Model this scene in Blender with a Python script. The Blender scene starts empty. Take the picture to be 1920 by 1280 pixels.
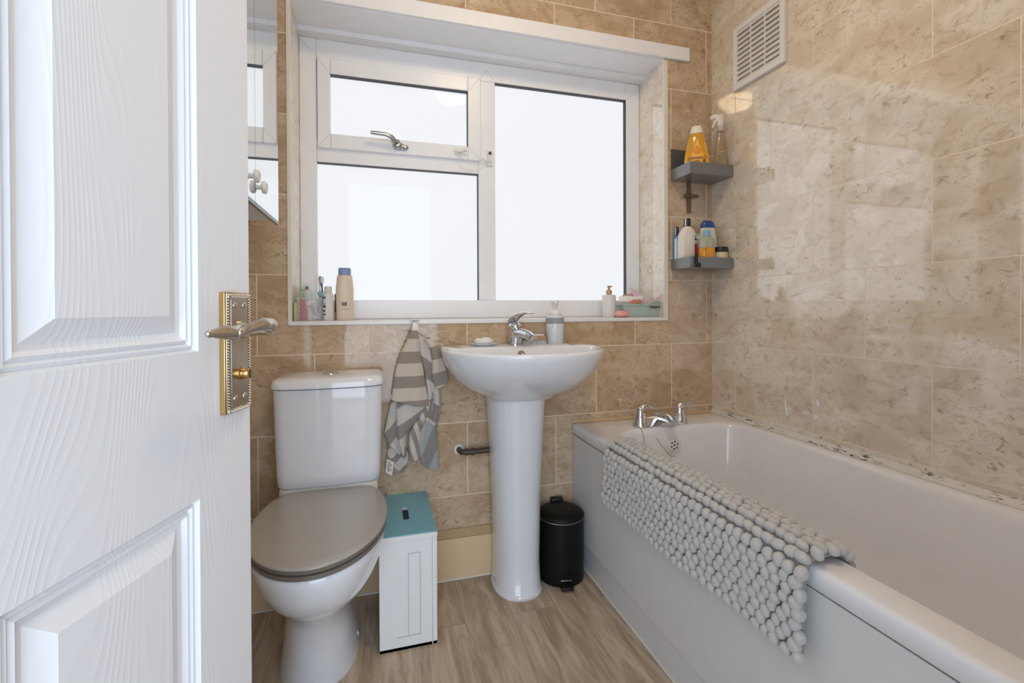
import bpy, math, random
from mathutils import Vector, Matrix
random.seed(7)
PI = math.pi
C = bpy.context.scene.collection
SC = bpy.context.scene

# ------------------------------------------------------------------ camera, world, lights, exposure
cd = bpy.data.cameras.new('camera'); cam = bpy.data.objects.new('camera', cd); C.objects.link(cam)
cam.location = (0, 0, 1.0)
yaw, pit, rol = .27983, -.00574, -.00431
F_ = Vector((math.sin(yaw)*math.cos(pit), math.cos(yaw)*math.cos(pit), math.sin(pit)))
R0 = Vector((math.cos(yaw), -math.sin(yaw), 0)); U0 = R0.cross(F_)
R_ = R0*math.cos(rol)+U0*math.sin(rol); U_ = U0*math.cos(rol)-R0*math.sin(rol)
cam.rotation_euler = Matrix(((R_.x, U_.x, -F_.x), (R_.y, U_.y, -F_.y), (R_.z, U_.z, -F_.z))).to_euler()
cd.sensor_width = 36; cd.lens = 873.406/1920*36; cd.shift_y = -(640-581.33)/1920; cd.clip_start = .02
SC.camera = cam

w = bpy.data.worlds.new('world'); SC.world = w; w.use_nodes = True
w.node_tree.nodes['Background'].inputs[0].default_value = (.74, .86, 1, 1)
w.node_tree.nodes['Background'].inputs[1].default_value = .9

def area(name, loc, rot, sx, sy, power, col):
    l = bpy.data.lights.new(name, 'AREA'); l.shape = 'RECTANGLE'; l.size = sx; l.size_y = sy
    l.energy = power; l.color = col
    o = bpy.data.objects.new(name, l); C.objects.link(o); o.location = loc; o.rotation_euler = rot
    return o
area('fill_light', (0.05, -1.5, 1.2), (PI/2, 0, 0), 2.4, 2.3, 54, (.72, .85, 1))  # added fill behind the camera, not a known lamp of the place
LAMP = ((1, .76, .46), 38)     # colour and strength of the opal ceiling lamp

SC.view_settings.view_transform = 'Standard'; SC.view_settings.look = 'None'
SC.view_settings.gamma = 1; SC.view_settings.use_curve_mapping = False
SC.view_settings.exposure = 0.13
PANE = 0.83          # brightness of the daylight coming through the frosted panes

# ------------------------------------------------------------------ materials
def s2l(c): return tuple(((x/255)/12.92 if x/255 <= .04045 else ((x/255+.055)/1.055)**2.4) for x in c)
MATS = {}
def mat(name, col, rough=.4, metal=0, spec=.5, coat=0, bump=None, trans=0, ior=1.5, emit=None, sheen=0, var=None, alpha=1, srgb=True):
    if name in MATS: return MATS[name]
    m = bpy.data.materials.new(name); m.use_nodes = True; MATS[name] = m
    nt = m.node_tree; b = nt.nodes['Principled BSDF']
    c = s2l(col) if srgb else col
    b.inputs['Base Color'].default_value = (*c, 1); b.inputs['Roughness'].default_value = rough
    b.inputs['Metallic'].default_value = metal; b.inputs['Specular IOR Level'].default_value = spec
    b.inputs['Coat Weight'].default_value = coat; b.inputs['IOR'].default_value = ior
    b.inputs['Transmission Weight'].default_value = trans; b.inputs['Alpha'].default_value = alpha
    if sheen: b.inputs['Sheen Weight'].default_value = sheen; b.inputs['Sheen Roughness'].default_value = .5
    if emit: b.inputs['Emission Color'].default_value = (*emit[0], 1); b.inputs['Emission Strength'].default_value = emit[1]
    tc = nt.nodes.new('ShaderNodeTexCoord')
    n = nt.nodes.new('ShaderNodeTexNoise'); n.inputs['Scale'].default_value = (bump or var or (20, 0))[0]
    n.inputs['Detail'].default_value = 5; nt.links.new(tc.outputs['Object'], n.inputs['Vector'])
    if bump:
        bp = nt.nodes.new('ShaderNodeBump'); bp.inputs['Strength'].default_value = bump[1]; bp.inputs['Distance'].default_value = bump[2] if len(bump) > 2 else .002
        nt.links.new(n.outputs['Fac'], bp.inputs['Height']); nt.links.new(bp.outputs['Normal'], b.inputs['Normal'])
    # a faint tonal variation in every material
    mx = nt.nodes.new('ShaderNodeMix'); mx.data_type = 'RGBA'; mx.blend_type = 'MIX'
    k = (var[1] if var else .04)
    mx.inputs['A'].default_value = (*[x*(1-k) for x in c], 1); mx.inputs['B'].default_value = (*[min(1, x*(1+k)) for x in c], 1)
    nt.links.new(n.outputs['Fac'], mx.inputs['Factor']); nt.links.new(mx.outputs['Result'], b.inputs['Base Color'])
    return m

def nodes(m): return m.node_tree.nodes, m.node_tree.links
def mth(nt, op, a, b=None, clamp=False):
    n = nt.nodes.new('ShaderNodeMath'); n.operation = op; n.use_clamp = clamp
    for i, v in enumerate((a, b)):
        if v is None: continue
        if isinstance(v, (int, float)): n.inputs[i].default_value = v
        else: nt.links.new(v, n.inputs[i])
    return n.outputs[0]
def mixc(nt, fac, a, b, mode='MIX'):
    n = nt.nodes.new('ShaderNodeMix'); n.data_type = 'RGBA'; n.blend_type = mode
    for k, v in (('Factor', fac), ('A', a), ('B', b)):
        if isinstance(v, tuple): n.inputs[k].default_value = (*v, 1)
        elif isinstance(v, (int, float)): n.inputs[k].default_value = v
        else: nt.links.new(v, n.inputs[k])
    return n.outputs['Result']
def ramp(nt, src, stops):
    r = nt.nodes.new('ShaderNodeMapRange'); r.interpolation_type = 'SMOOTHSTEP'
    r.inputs['From Min'].default_value = stops[0]; r.inputs['From Max'].default_value = stops[1]
    nt.links.new(src, r.inputs['Value']); return r.outputs['Result']

def tile_mat(name, axis, off, bw, ior, tone):
    """glazed marble-effect wall tiles laid in a half bond; grout lines from a brick pattern"""
    m = bpy.data.materials.new(name); m.use_nodes = True; nt = m.node_tree; N = nt.nodes.new; L = nt.links.new
    b = nt.nodes['Principled BSDF']
    tc = N('ShaderNodeTexCoord'); sp = N('ShaderNodeSeparateXYZ'); L(tc.outputs['Object'], sp.inputs[0])
    u = mth(nt, 'ADD', sp.outputs[axis], off); v = mth(nt, 'ADD', sp.outputs[2], 4*.2688-.8439)
    cb = N('ShaderNodeCombineXYZ'); L(u, cb.inputs[0]); L(v, cb.inputs[1])
    def brick(ms):
        k = N('ShaderNodeTexBrick'); L(cb.outputs[0], k.inputs['Vector'])
        k.offset = .5; k.offset_frequency = 2; k.squash = 1
        k.inputs['Scale'].default_value = 1; k.inputs['Mortar Size'].default_value = ms; k.inputs['Mortar Smooth'].default_value = .15
        k.inputs['Brick Width'].default_value = bw; k.inputs['Row Height'].default_value = .2688
        k.inputs['Color1'].default_value = (0, 0, 0, 1); k.inputs['Color2'].default_value = (1, 1, 1, 1); return k
    g = brick(.0015); t = brick(0.0)
    # shift the marble figure per tile
    sc = N('ShaderNodeVectorMath'); sc.operation = 'SCALE'; L(t.outputs['Color'], sc.inputs[0]); sc.inputs['Scale'].default_value = 9
    ad = N('ShaderNodeVectorMath'); ad.operation = 'ADD'; L(cb.outputs[0], ad.inputs[0]); L(sc.outputs[0], ad.inputs[1])
    mp = N('ShaderNodeMapping'); mp.inputs['Rotation'].default_value = (0, 0, .75); mp.inputs['Scale'].default_value = (1, 1.35, 1); L(ad.outputs[0], mp.inputs[0])
    def noise(s, d, dist, src=None):
        k = N('ShaderNodeTexNoise'); k.inputs['Scale'].default_value = s; k.inputs['Detail'].default_value = d; k.inputs['Distortion'].default_value = dist
        k.inputs['Roughness'].default_value = .6
        L(src or mp.outputs[0], k.inputs['Vector']); return k.outputs['Fac']
    cl = noise(6, 3, .8); fl = noise(24, 5, 1.0); fl2 = noise(44, 3, .6); dens = noise(5, 2, .5); ve = noise(11, 2, 1.4)
    base = mixc(nt, ramp(nt, cl, (.35, .68)), s2l(tone[0]), s2l(tone[1]))
    base = mixc(nt, mth(nt, 'MULTIPLY', ramp(nt, fl, (.50, .68)), .44), base, s2l(tone[2]))
    sp2 = mth(nt, 'MULTIPLY', ramp(nt, fl2, (.60, .66)), ramp(nt, dens, (.45, .6)))
    base = mixc(nt, mth(nt, 'MULTIPLY', sp2, .55), base, s2l(tone[3]))
    vn = mth(nt, 'SUBTRACT', 1.0, ramp(nt, mth(nt, 'ABSOLUTE', mth(nt, 'SUBTRACT', ve, .5)), (.002, .034)))
    base = mixc(nt, mth(nt, 'MULTIPLY', mth(nt, 'MULTIPLY', vn, ramp(nt, dens, (.4, .62))), .32), base, s2l((238, 226, 206)))
    cr = noise(15, 2, 1.8); ck = mth(nt, 'SUBTRACT', 1.0, ramp(nt, mth(nt, 'ABSOLUTE', mth(nt, 'SUBTRACT', cr, .52)), (.002, .024)))
    base = mixc(nt, mth(nt, 'MULTIPLY', mth(nt, 'MULTIPLY', ck, ramp(nt, cl, (.45, .6))), .38), base, s2l(tone[2]))
    col = mixc(nt, g.outputs['Fac'], base, s2l((243, 230, 208)))
    L(col, b.inputs['Base Color'])
    b.inputs['IOR'].default_value = ior; b.inputs['Specular IOR Level'].default_value = .5
    L(mth(nt, 'ADD', mth(nt, 'MULTIPLY', g.outputs['Fac'], .5), .045), b.inputs['Roughness'])
    bp = N('ShaderNodeBump'); bp.inputs['Distance'].default_value = .0015; bp.inputs['Strength'].default_value = .6
    wob = N('ShaderNodeTexNoise'); wob.inputs['Scale'].default_value = 6; L(tc.outputs['Object'], wob.inputs['Vector'])
    L(mth(nt, 'ADD', mth(nt, 'SUBTRACT', 1.0, g.outputs['Fac']), mth(nt, 'MULTIPLY', wob.outputs['Fac'], .35)), bp.inputs['Height']); L(bp.outputs['Normal'], b.inputs['Normal'])
    return m
TILE_SHADED = tile_mat('tile_shaded_copy', 0, .55925, .3505, 1.5, ((186, 158, 127), (209, 185, 157), (157, 126, 96), (116, 86, 58)))  # same tile throughout; this copy is toned darker for the less lit wall
TILE_LIT = tile_mat('tile_lit_copy', 1, .1788, .3493, 2.3, ((220, 206, 187), (240, 232, 220), (178, 152, 120), (130, 104, 78)))  # same tile lightened, IOR raised, to paint in window light and reflection

WHITE = mat('white_paint', (240, 240, 243), .45)
UPVC = mat('upvc', (241, 242, 245), .3)
CER = mat('ceramic', (232, 233, 238), .06, coat=.4)
ACR = mat('bath_acrylic', (236, 237, 242), .12, coat=.3)
PANEL = mat('bath_panel', (222, 222, 222), .35)
CHROME = mat('chrome', (215, 217, 222), .07, metal=1)
PEWTER = mat('pewter', (178, 177, 176), .3, metal=1)
NICKEL = mat('worn_nickel', (205, 196, 184), .22, metal=1, bump=(60, .25, .0006), var=(35, .18))
BRASS = mat('brass', (196, 162, 108), .25, metal=1, var=(30, .15))
BLACK = mat('black_plastic', (16, 16, 16), .42)
GASKET = mat('rubber_gasket', (62, 64, 68), .6)
GREYLINE = mat('joint_line', (208, 208, 210), .6)
MIRROR = mat('mirror_glass', (236, 240, 240), .0, metal=1)
TAUPE_SHEEN = mat('taupe_sheen_top', (170, 165, 160), .22, coat=.2)  # window sheen painted in: lid top lighter than the same taupe at its edge
TAUPE_E = mat('taupe_seat_edge', (116, 107, 100), .35)
TEAL = mat('teal_board', (122, 178, 196), .45)
BOXW = mat('white_mdf', (233, 233, 234), .4)
DGREY = mat('grey_metal_tray', (118, 119, 120), .3, metal=.2, coat=.4)
BROWNP = mat('brown_pipe', (74, 60, 52), .4)
BEIGE = mat('beige_board', (226, 196, 158), .5)
TRIMC = mat('cream_edge_strip', (232, 226, 216), .35)

def wood_floor():
    m = bpy.data.materials.new('oak_vinyl'); m.use_nodes = True; nt = m.node_tree; N = nt.nodes.new; L = nt.links.new
    b = nt.nodes['Principled BSDF']; tc = N('ShaderNodeTexCoord'); sp = N('ShaderNodeSeparateXYZ'); L(tc.outputs['Object'], sp.inputs[0])
    cb = N('ShaderNodeCombineXYZ'); L(mth(nt, 'ADD', sp.outputs[1], 5.3), cb.inputs[0]); L(mth(nt, 'ADD', sp.outputs[0], 2.02), cb.inputs[1])
    k = N('ShaderNodeTexBrick'); L(cb.outputs[0], k.inputs['Vector']); k.offset = .37; k.offset_frequency = 2
    k.inputs['Scale'].default_value = 1; k.inputs['Brick Width'].default_value = 1.2; k.inputs['Row Height'].default_value = .152
    k.inputs['Mortar Size'].default_value = .0006; k.inputs['Color1'].default_value = (0, 0, 0, 1); k.inputs['Color2'].default_value = (1, 1, 1, 1)
    sc = N('ShaderNodeVectorMath'); sc.operation = 'SCALE'; L(k.outputs['Color'], sc.inputs[0]); sc.inputs['Scale'].default_value = 7
    ad = N('ShaderNodeVectorMath'); ad.operation = 'ADD'; L(cb.outputs[0], ad.inputs[0]); L(sc.outputs[0], ad.inputs[1])
    mp = N('ShaderNodeMapping'); mp.inputs['Scale'].default_value = (1.1, 9, 1); L(ad.outputs[0], mp.inputs[0])
    def noise(s, d, dist):
        q = N('ShaderNodeTexNoise'); q.inputs['Scale'].default_value = s; q.inputs['Detail'].default_value = d; q.inputs['Distortion'].default_value = dist
        L(mp.outputs[0], q.inputs['Vector']); return q.outputs['Fac']
    a = noise(2.2, 4, 1.6); f = noise(11, 6, .6)
    rings = mth(nt, 'FRACT', mth(nt, 'MULTIPLY', noise(1.3, 2, .9), 11)); rings = mth(nt, 'ABSOLUTE', mth(nt, 'SUBTRACT', rings, .5))
    col = mixc(nt, ramp(nt, a, (.3, .7)), s2l((166, 146, 124)), s2l((206, 188, 166)))
    col = mixc(nt, mth(nt, 'MULTIPLY', ramp(nt, f, (.5, .72)), .35), col, s2l((140, 118, 96)))
    col = mixc(nt, mth(nt, 'MULTIPLY', ramp(nt, rings, (.34, .5)), .28), col, s2l((146, 122, 98)))
    col = mixc(nt, mth(nt, 'MULTIPLY', k.outputs['Fac'], .7), col, s2l((110, 92, 76)))
    L(col, b.inputs['Base Color']); b.inputs['Roughness'].default_value = .42; b.inputs['Specular IOR Level'].default_value = .4
    return m

def door_mat():
    m = bpy.data.materials.new('door_white_grain'); m.use_nodes = True; nt = m.node_tree; N = nt.nodes.new; L = nt.links.new
    b = nt.nodes['Principled BSDF']; b.inputs['Base Color'].default_value = (*s2l((232, 233, 237)), 1); b.inputs['Roughness'].default_value = .38
    tc = N('ShaderNodeTexCoord'); mp = N('ShaderNodeMapping'); mp.inputs['Scale'].default_value = (1, 1, .17); mp.inputs['Location'].default_value = (0, 0, -.035); L(tc.outputs['Object'], mp.inputs[0])
    n = N('ShaderNodeTexNoise'); n.inputs['Scale'].default_value = 4.6; n.inputs['Detail'].default_value = 2.0; n.inputs['Distortion'].default_value = .35; L(mp.outputs[0], n.inputs['Vector'])
    f = mth(nt, 'SINE', mth(nt, 'MULTIPLY', n.outputs['Fac'], 330))
    n2 = N('ShaderNodeTexNoise'); n2.inputs['Scale'].default_value = 9; L(tc.outputs['Object'], n2.inputs['Vector'])
    h = mth(nt, 'MULTIPLY', mth(nt, 'POWER', mth(nt, 'ADD', mth(nt, 'MULTIPLY', f, .5), .5), 3), ramp(nt, n2.outputs['Fac'], (.3, .6)))
    bp = N('ShaderNodeBump'); bp.inputs['Strength'].default_value = .35; bp.inputs['Distance'].default_value = .0004
    L(h, bp.inputs['Height']); L(bp.outputs['Normal'], b.inputs['Normal'])
    return m
def seal_mat():
    m = bpy.data.materials.new('mouldy_sealant'); m.use_nodes = True; nt = m.node_tree; N = nt.nodes.new; L = nt.links.new
    b = nt.nodes['Principled BSDF']; tc = N('ShaderNodeTexCoord'); mp = N('ShaderNodeMapping'); mp.inputs['Scale'].default_value = (6, 1, 6); L(tc.outputs['Object'], mp.inputs[0])
    n = N('ShaderNodeTexNoise'); n.inputs['Scale'].default_value = 28; n.inputs['Detail'].default_value = 6; n.inputs['Distortion'].default_value = 1.5; L(mp.outputs[0], n.inputs['Vector'])
    n2 = N('ShaderNodeTexNoise'); n2.inputs['Scale'].default_value = 5; L(tc.outputs['Object'], n2.inputs['Vector'])
    f = mth(nt, 'MULTIPLY', ramp(nt, n.outputs['Fac'], (.55, .60)), ramp(nt, n2.outputs['Fac'], (.42, .55)))
    L(mixc(nt, f, s2l((226, 222, 214)), s2l((52, 48, 42))), b.inputs['Base Color']); b.inputs['Roughness'].default_value = .4
    return m
def pane_mat():
    m = bpy.data.materials.new('frosted_lit_glass'); m.use_nodes = True; nt = m.node_tree; b = nt.nodes['Principled BSDF']
    b.inputs['Base Color'].default_value = (.05, .05, .055, 1); b.inputs['Roughness'].default_value = .03; b.inputs['IOR'].default_value = 1.4; b.inputs['Specular IOR Level'].default_value = .25
    tc = nt.nodes.new('ShaderNodeTexCoord'); n = nt.nodes.new('ShaderNodeTexNoise'); n.inputs['Scale'].default_value = 1.2; nt.links.new(tc.outputs['Object'], n.inputs['Vector'])
    nt.links.new(mixc(nt, n.outputs['Fac'], (.91, .945, 1), (.97, .98, 1)), b.inputs['Emission Color'])
    b.inputs['Emission Strength'].default_value = PANE
    return m
def emb_mat(name, col, scale, dist, col2=None):
    """woven / quilted surface"""
    m = mat(name, col, .6); nt = m.node_tree; b = nt.nodes['Principled BSDF']
    tc = nt.nodes.new('ShaderNodeTexCoord'); v = nt.nodes.new('ShaderNodeTexVoronoi'); v.inputs['Scale'].default_value = scale; nt.links.new(tc.outputs['Object'], v.inputs['Vector'])
    bp = nt.nodes.new('ShaderNodeBump'); bp.inputs['Distance'].default_value = dist; nt.links.new(v.outputs['Distance'], bp.inputs['Height']); nt.links.new(bp.outputs['Normal'], b.inputs['Normal'])
    return m
def towel_mat(name, ca, cb_, period, phase=0.0, duty=.5):
    m = mat(name, ca, .95, sheen=.3, spec=.1); nt = m.node_tree; b = nt.nodes['Principled BSDF']
    uv = nt.nodes.new('ShaderNodeUVMap'); sp = nt.nodes.new('ShaderNodeSeparateXYZ'); nt.links.new(uv.outputs[0], sp.inputs[0])
    f = mth(nt, 'FRACT', mth(nt, 'ADD', mth(nt, 'DIVIDE', sp.outputs[1], period), phase))
    s = mth(nt, 'GREATER_THAN', f, duty)
    nt.links.new(mixc(nt, s, s2l(ca), s2l(cb_)), b.inputs['Base Color'])
    n = nt.nodes.new('ShaderNodeTexNoise'); n.inputs['Scale'].default_value = 500; tc = nt.nodes.new('ShaderNodeTexCoord'); nt.links.new(tc.outputs['Object'], n.inputs['Vector'])
    bp = nt.nodes.new('ShaderNodeBump'); bp.inputs['Distance'].default_value = .0015; bp.inputs['Strength'].default_value = .6; nt.links.new(n.outputs['Fac'], bp.inputs['Height']); nt.links.new(bp.outputs['Normal'], b.inputs['Normal'])
    return m

# ------------------------------------------------------------------ mesh builder
class MB:
    def __init__(s): s.v = []; s.f = []; s.m = []; s.uv = {}
    def add(s, vs, fs, mi=0):
        o = len(s.v); s.v += [tuple(p) for p in vs]; s.f += [tuple(i+o for i in f) for f in fs]; s.m += [mi]*len(fs); return s
    def box(s, x0, x1, y0, y1, z0, z1, mi=0):
        x0, x1 = min(x0, x1), max(x0, x1); y0, y1 = min(y0, y1), max(y0, y1); z0, z1 = min(z0, z1), max(z0, z1)
        v = [(x, y, z) for z in (z0, z1) for y in (y0, y1) for x in (x0, x1)]
        return s.add(v, [(0, 2, 3, 1), (4, 5, 7, 6), (0, 1, 5, 4), (2, 6, 7, 3), (0, 4, 6, 2), (1, 3, 7, 5)], mi)
    def loft(s, rings, cap0=True, cap1=True, mi=0, closed=True, flip=False):
        n = len(rings[0]); vs = [p for r in rings for p in r]; fs = []
        for i in range(len(rings)-1):
            for j in range(n if closed else n-1):
                k = (j+1) % n; q = (i*n+j, i*n+k, (i+1)*n+k, (i+1)*n+j); fs.append(q[::-1] if flip else q)
        if cap0: fs.append(tuple(range(n)) if flip else tuple(range(n))[::-1])
        if cap1: q = tuple(range((len(rings)-1)*n, len(rings)*n)); fs.append(q[::-1] if flip else q)
        return s.add(vs, fs, mi)
    def lathe(s, prof, c=(0, 0, 0), n=32, sx=1, sy=1, mi=0, axis=None, cap0=True, cap1=True):
        rings = [[Vector((r*sx*math.cos(2*PI*j/n), r*sy*math.sin(2*PI*j/n), z)) for j in range(n)] for r, z in prof]
        c = Vector(c)
        if axis is not None:
            q = Vector((0, 0, 1)).rotation_difference(Vector(axis).normalized())
            rings = [[q @ p for p in r] for r in rings]
        return s.loft([[p+c for p in r] for r in rings], cap0, cap1, mi)
    def tube(s, path, r, n=12, mi=0, closed=False):
        path = [Vector(p) for p in path]; m = len(path); rings = []
        rr = r if isinstance(r, (list, tuple)) else [r]*m
        prev = None
        for i, p in enumerate(path):
            a = path[i-1] if i > 0 or closed else p; b = path[(i+1) % m] if i < m-1 or closed else p
            t = (b-a).normalized()
            if prev is None: u = t.orthogonal().normalized()
            else: u = (prev - t*prev.dot(t)).normalized()
            prev = u; v = t.cross(u)
            rings.append([p+(u*math.cos(2*PI*j/n)+v*math.sin(2*PI*j/n))*rr[i] for j in range(n)])
        if closed: return s.loft(rings+[rings[0]], False, False, mi)
        return s.loft(rings, True, True, mi)
    def ell(s, c, rx, ry, rz, mi=0, n=16, m=10, rot=None, sup=1.0):
        c = Vector(c); rings = []
        for i in range(m+1):
            a = -PI/2+PI*i/m; ca, sa = max(1e-3, math.cos(a)), math.sin(a)
            ca = ca**sup; sa = math.copysign(abs(sa)**sup, sa)
            ring = []
            for j in range(n):
                t = 2*PI*j/n; p = Vector((rx*ca*math.cos(t), ry*ca*math.sin(t), rz*sa))
                if rot is not None: p = rot @ p
                ring.append(p+c)
            rings.append(ring)
        return s.loft(rings, True, True, mi)
    def build(s, name, mats, parent=None, smooth=40, bevel=0, seg=2, sub=0, solid=0):
        me = bpy.data.meshes.new(name); me.from_pydata(s.v, [], s.f); me.update()
        if not isinstance(mats, (list, tuple)): mats = [mats]
        for m in mats: me.materials.append(m)
        for p, i in zip(me.polygons, s.m): p.material_index = i; p.use_smooth = smooth > 0
        if smooth > 0: me.set_sharp_from_angle(angle=math.radians(smooth))
        if s.uv:
            l = me.uv_layers.new(name='UVMap')
            for lp in me.loops:
                if lp.vertex_index in s.uv: l.data[lp.index].uv = s.uv[lp.vertex_index]
        o = bpy.data.objects.new(name, me); C.objects.link(o)
        if parent is not None: o.parent = parent
        if solid:
            md = o.modifiers.new('solid', 'SOLIDIFY'); md.thickness = solid; md.offset = 0
        if bevel:
            md = o.modifiers.new('bevel', 'BEVEL'); md.width = bevel; md.segments = seg; md.limit_method = 'ANGLE'; md.angle_limit = math.radians(35)
        if sub:
            md = o.modifiers.new('sub', 'SUBSURF'); md.levels = sub; md.render_levels = sub
        return o

def empty(name, label, cat, loc=(0, 0, 0), rz=0, group=None):
    o = bpy.data.objects.new(name, None); C.objects.link(o); o.location = loc; o.rotation_euler = (0, 0, rz); o.empty_display_size = .05
    o['label'] = label; o['category'] = cat
    if group: o['group'] = group
    return o
def tag(o, label, cat, group=None):
    o['label'] = label; o['category'] = cat
    if group: o['group'] = group
    return o
def struct(o, label=None):
    o['kind'] = 'structure'
    if label: o['label'] = label
    return o
def text(name, body, parent, mtl, loc, rot, size, ext=.0002, align='CENTER', sx=1):
    cu = bpy.data.curves.new(name, 'FONT'); cu.body = body; cu.size = size; cu.extrude = ext; cu.align_x = align; cu.align_y = 'CENTER'
    tmp = bpy.data.objects.new(name+'_tmp', cu); C.objects.link(tmp)
    me = bpy.data.meshes.new_from_object(tmp.evaluated_get(bpy.context.evaluated_depsgraph_get())); bpy.data.objects.remove(tmp)
    me.materials.clear(); me.materials.append(mtl)
    o = bpy.data.objects.new(name, me); C.objects.link(o); o.location = loc; o.rotation_euler = rot; o.scale = (sx, 1, 1)
    if parent is not None: o.parent = parent
    return o
def rr(cx, cy, hw, hd, r, z, n=5, bow=0.0, taper=0):
    """rounded rectangle ring at height z; bow pushes the front (-y) edge out"""
    pts = []
    for (sx, sy, a0) in ((1, -1, -PI/2), (1, 1, 0), (-1, 1, PI/2), (-1, -1, PI)):
        for i in range(n+1):
            a = a0+PI/2*i/n
            pts.append((cx+sx*(hw-r)+r*math.cos(a), cy+sy*(hd-r)+r*math.sin(a)))
    out = []
    # extra points on the front edge for the bow
    fr = [(cx-(hw-r)+2*(hw-r)*k/10, cy-hd) for k in range(1, 10)]
    pts = pts+fr
    for x, y in pts:
        if y < cy: y -= bow*(1-((x-cx)/hw)**2)*((cy-y)/hd)
        out.append((x, y, z))
    return out

# ------------------------------------------------------------------ room shell
YB, XR, XL, YW = 1.7081, 1.396, -.46, 1.896
OX0, OX1, OZ0, OZ1 = -.283, 1.161, .950, 2.036     # window opening
b = MB(); b.box(XL-.1, OX0, YB, YB+.3, 0, 2.4); b.box(OX1, XR+.1, YB, YB+.3, 0, 2.4)
b.box(OX0, OX1, YB, YB+.3, 0, OZ0-.006); b.box(OX0, OX1, YB, YB+.3, OZ1+.03, 2.4)
struct(b.build('wall_back', TILE_SHADED, smooth=0))
struct(MB().box(XR, XR+.1, -.1, YB, 0, 2.4).build('wall_right', TILE_LIT, smooth=0))
struct(MB().box(XL-.1, XL, -.1, YB, 0, 2.4).build('wall_left', TILE_LIT, smooth=0))
struct(MB().box(.42, XR, -.1, -.002, 0, 2.4).build('wall_front', TILE_SHADED, smooth=0))
struct(MB().box(XL-.1, .42, -.1, -.002, 2.06, 2.4).build('wall_front.001', WHITE, smooth=0))
struct(MB().box(XL-.1, XR+.1, -1.9, YB, -.05, 0).build('floor', wood_floor(), smooth=0))
struct(MB().box(XL-.1, XR+.1, -.1, YB+.3, 2.4, 2.45).build('ceiling', mat('ceiling_white', (236, 234, 230), .8), smooth=0))
# tiled reveals of the window
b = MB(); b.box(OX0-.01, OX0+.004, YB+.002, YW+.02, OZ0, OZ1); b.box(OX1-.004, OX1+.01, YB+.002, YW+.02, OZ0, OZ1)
struct(b.build('trim_1', TILE_LIT, smooth=0), 'tiled reveals at both sides of the window recess')
# cream corner strips round the opening
b = MB(); b.box(OX0-.008, OX0+.005, YB-.004, YB+.006, OZ0-.008, OZ1); b.box(OX1-.005, OX1+.014, YB-.004, YB+.006, OZ0-.008, OZ1)
struct(b.build('trim_2', TRIMC, bevel=.0015), 'cream edging strips up both sides of the window recess')
# sill
struct(MB().box(OX0-.006, OX1+.012, YB-.005, YW+.03, OZ0-.008, .9565).build('trim_3', mat('white_sill', (236, 234, 232), .25), bevel=.002), 'white window sill')
# soffit board and fascia
b = MB(); b.box(-.40, 1.276, YB-.014, YB-.0005, 2.040, 2.096); b.box(OX0, OX1, YB-.0005, YW+.03, 2.036, 2.05)
b.box(OX0, OX1, YW-.045, YW, 2.018, 2.037)
struct(b.build('trim_4', WHITE, bevel=.0015), 'white board lining the head of the window recess')
# skirting behind the basin
struct(MB().box(XL+.001, .737, YB-.009, YB-.0003, 0, .152).build('baseboard_back', BEIGE, bevel=.001), 'beige skirting board below the tiles')
struct(MB().box(XL+.001, .737, YB-.006, YB-.0003, .153, .186).build('trim_5', mat('brown_strip', (188, 160, 122), .45, var=(30, .12)), smooth=0), 'brown tile strip above the skirting board')
struct(MB().tube([(XL+.005, YB-.011, .003), (.737, YB-.011, .003)], .003, 8).build('trim_6', TRIMC), 'cream sealant bead along the skirting')

# ------------------------------------------------------------------ window
win = bpy.data.objects.new('window_1', None); C.objects.link(win); win['kind'] = 'structure'; win['label'] = 'white window of three frosted panes above the basin'
def member(b, x0, x1, z0, z1, y0=YW, y1=YW+.06): b.box(x0, x1, y0, y1, z0, z1)
FX0, FX1, FZ0, FZ1 = -.279, 1.157, .957, 2.018
G3 = (.475, 1.088, 1.031, 1.940); G2 = (-.219, .402, 1.032, 1.553); SA = (-.215, .411, 1.604, 1.944); G1 = (-.169, .357, 1.660, 1.884)
b = MB()
member(b, FX0, G2[0], FZ0, FZ1); member(b, G3[1], FX1, FZ0, FZ1)
member(b, G2[0], G3[1], FZ0, G3[2]); member(b, G2[0], G3[1], G3[3], FZ1)
member(b, G2[1], G3[0], G3[2], G3[3]); member(b, G2[0], G2[1], G2[3], G3[3]-.30)
# inner glazing beads (a little back from the frame face)
b.build('frame', UPVC, win, bevel=.004, seg=3)
def beads(name, G, y, w_=.008):
    q = MB(); x0, x1, z0, z1 = G
    q.box(x0, x0+w_, y, y+.02, z0, z1); q.box(x1-w_, x1, y, y+.02, z0, z1); q.box(x0+w_, x1-w_, y, y+.02, z0, z0+w_); q.box(x0+w_, x1-w_, y, y+.02, z1-w_, z1)
    return q
def gasket(G, y):
    q = MB(); x0, x1, z0, z1 = G; g = .0015
    q.box(x0, x1, y, y+.024, z1-g, z1+.001); q.box(x1-g, x1+.001, y, y+.024, z0, z1)
    return q
sash = MB(); x0, x1, z0, z1 = SA; gx0, gx1, gz0, gz1 = G1; ys = YW-.014
sash.box(x0, gx0, ys, YW+.05, z0, z1); sash.box(gx1, x1, ys, YW+.05, z0, z1); sash.box(gx0, gx1, ys, YW+.05, z0, gz0); sash.box(gx0, gx1, ys, YW+.05, gz1, z1)
so = sash.build('opening_sash', UPVC, win, bevel=.004, seg=3)
for G, y in ((G1, ys+.002), (G2, YW+.002), (G3, YW+.002)):
    gasket(G, y).build('gasket', GASKET, win, smooth=0)
PM = pane_mat()
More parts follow.
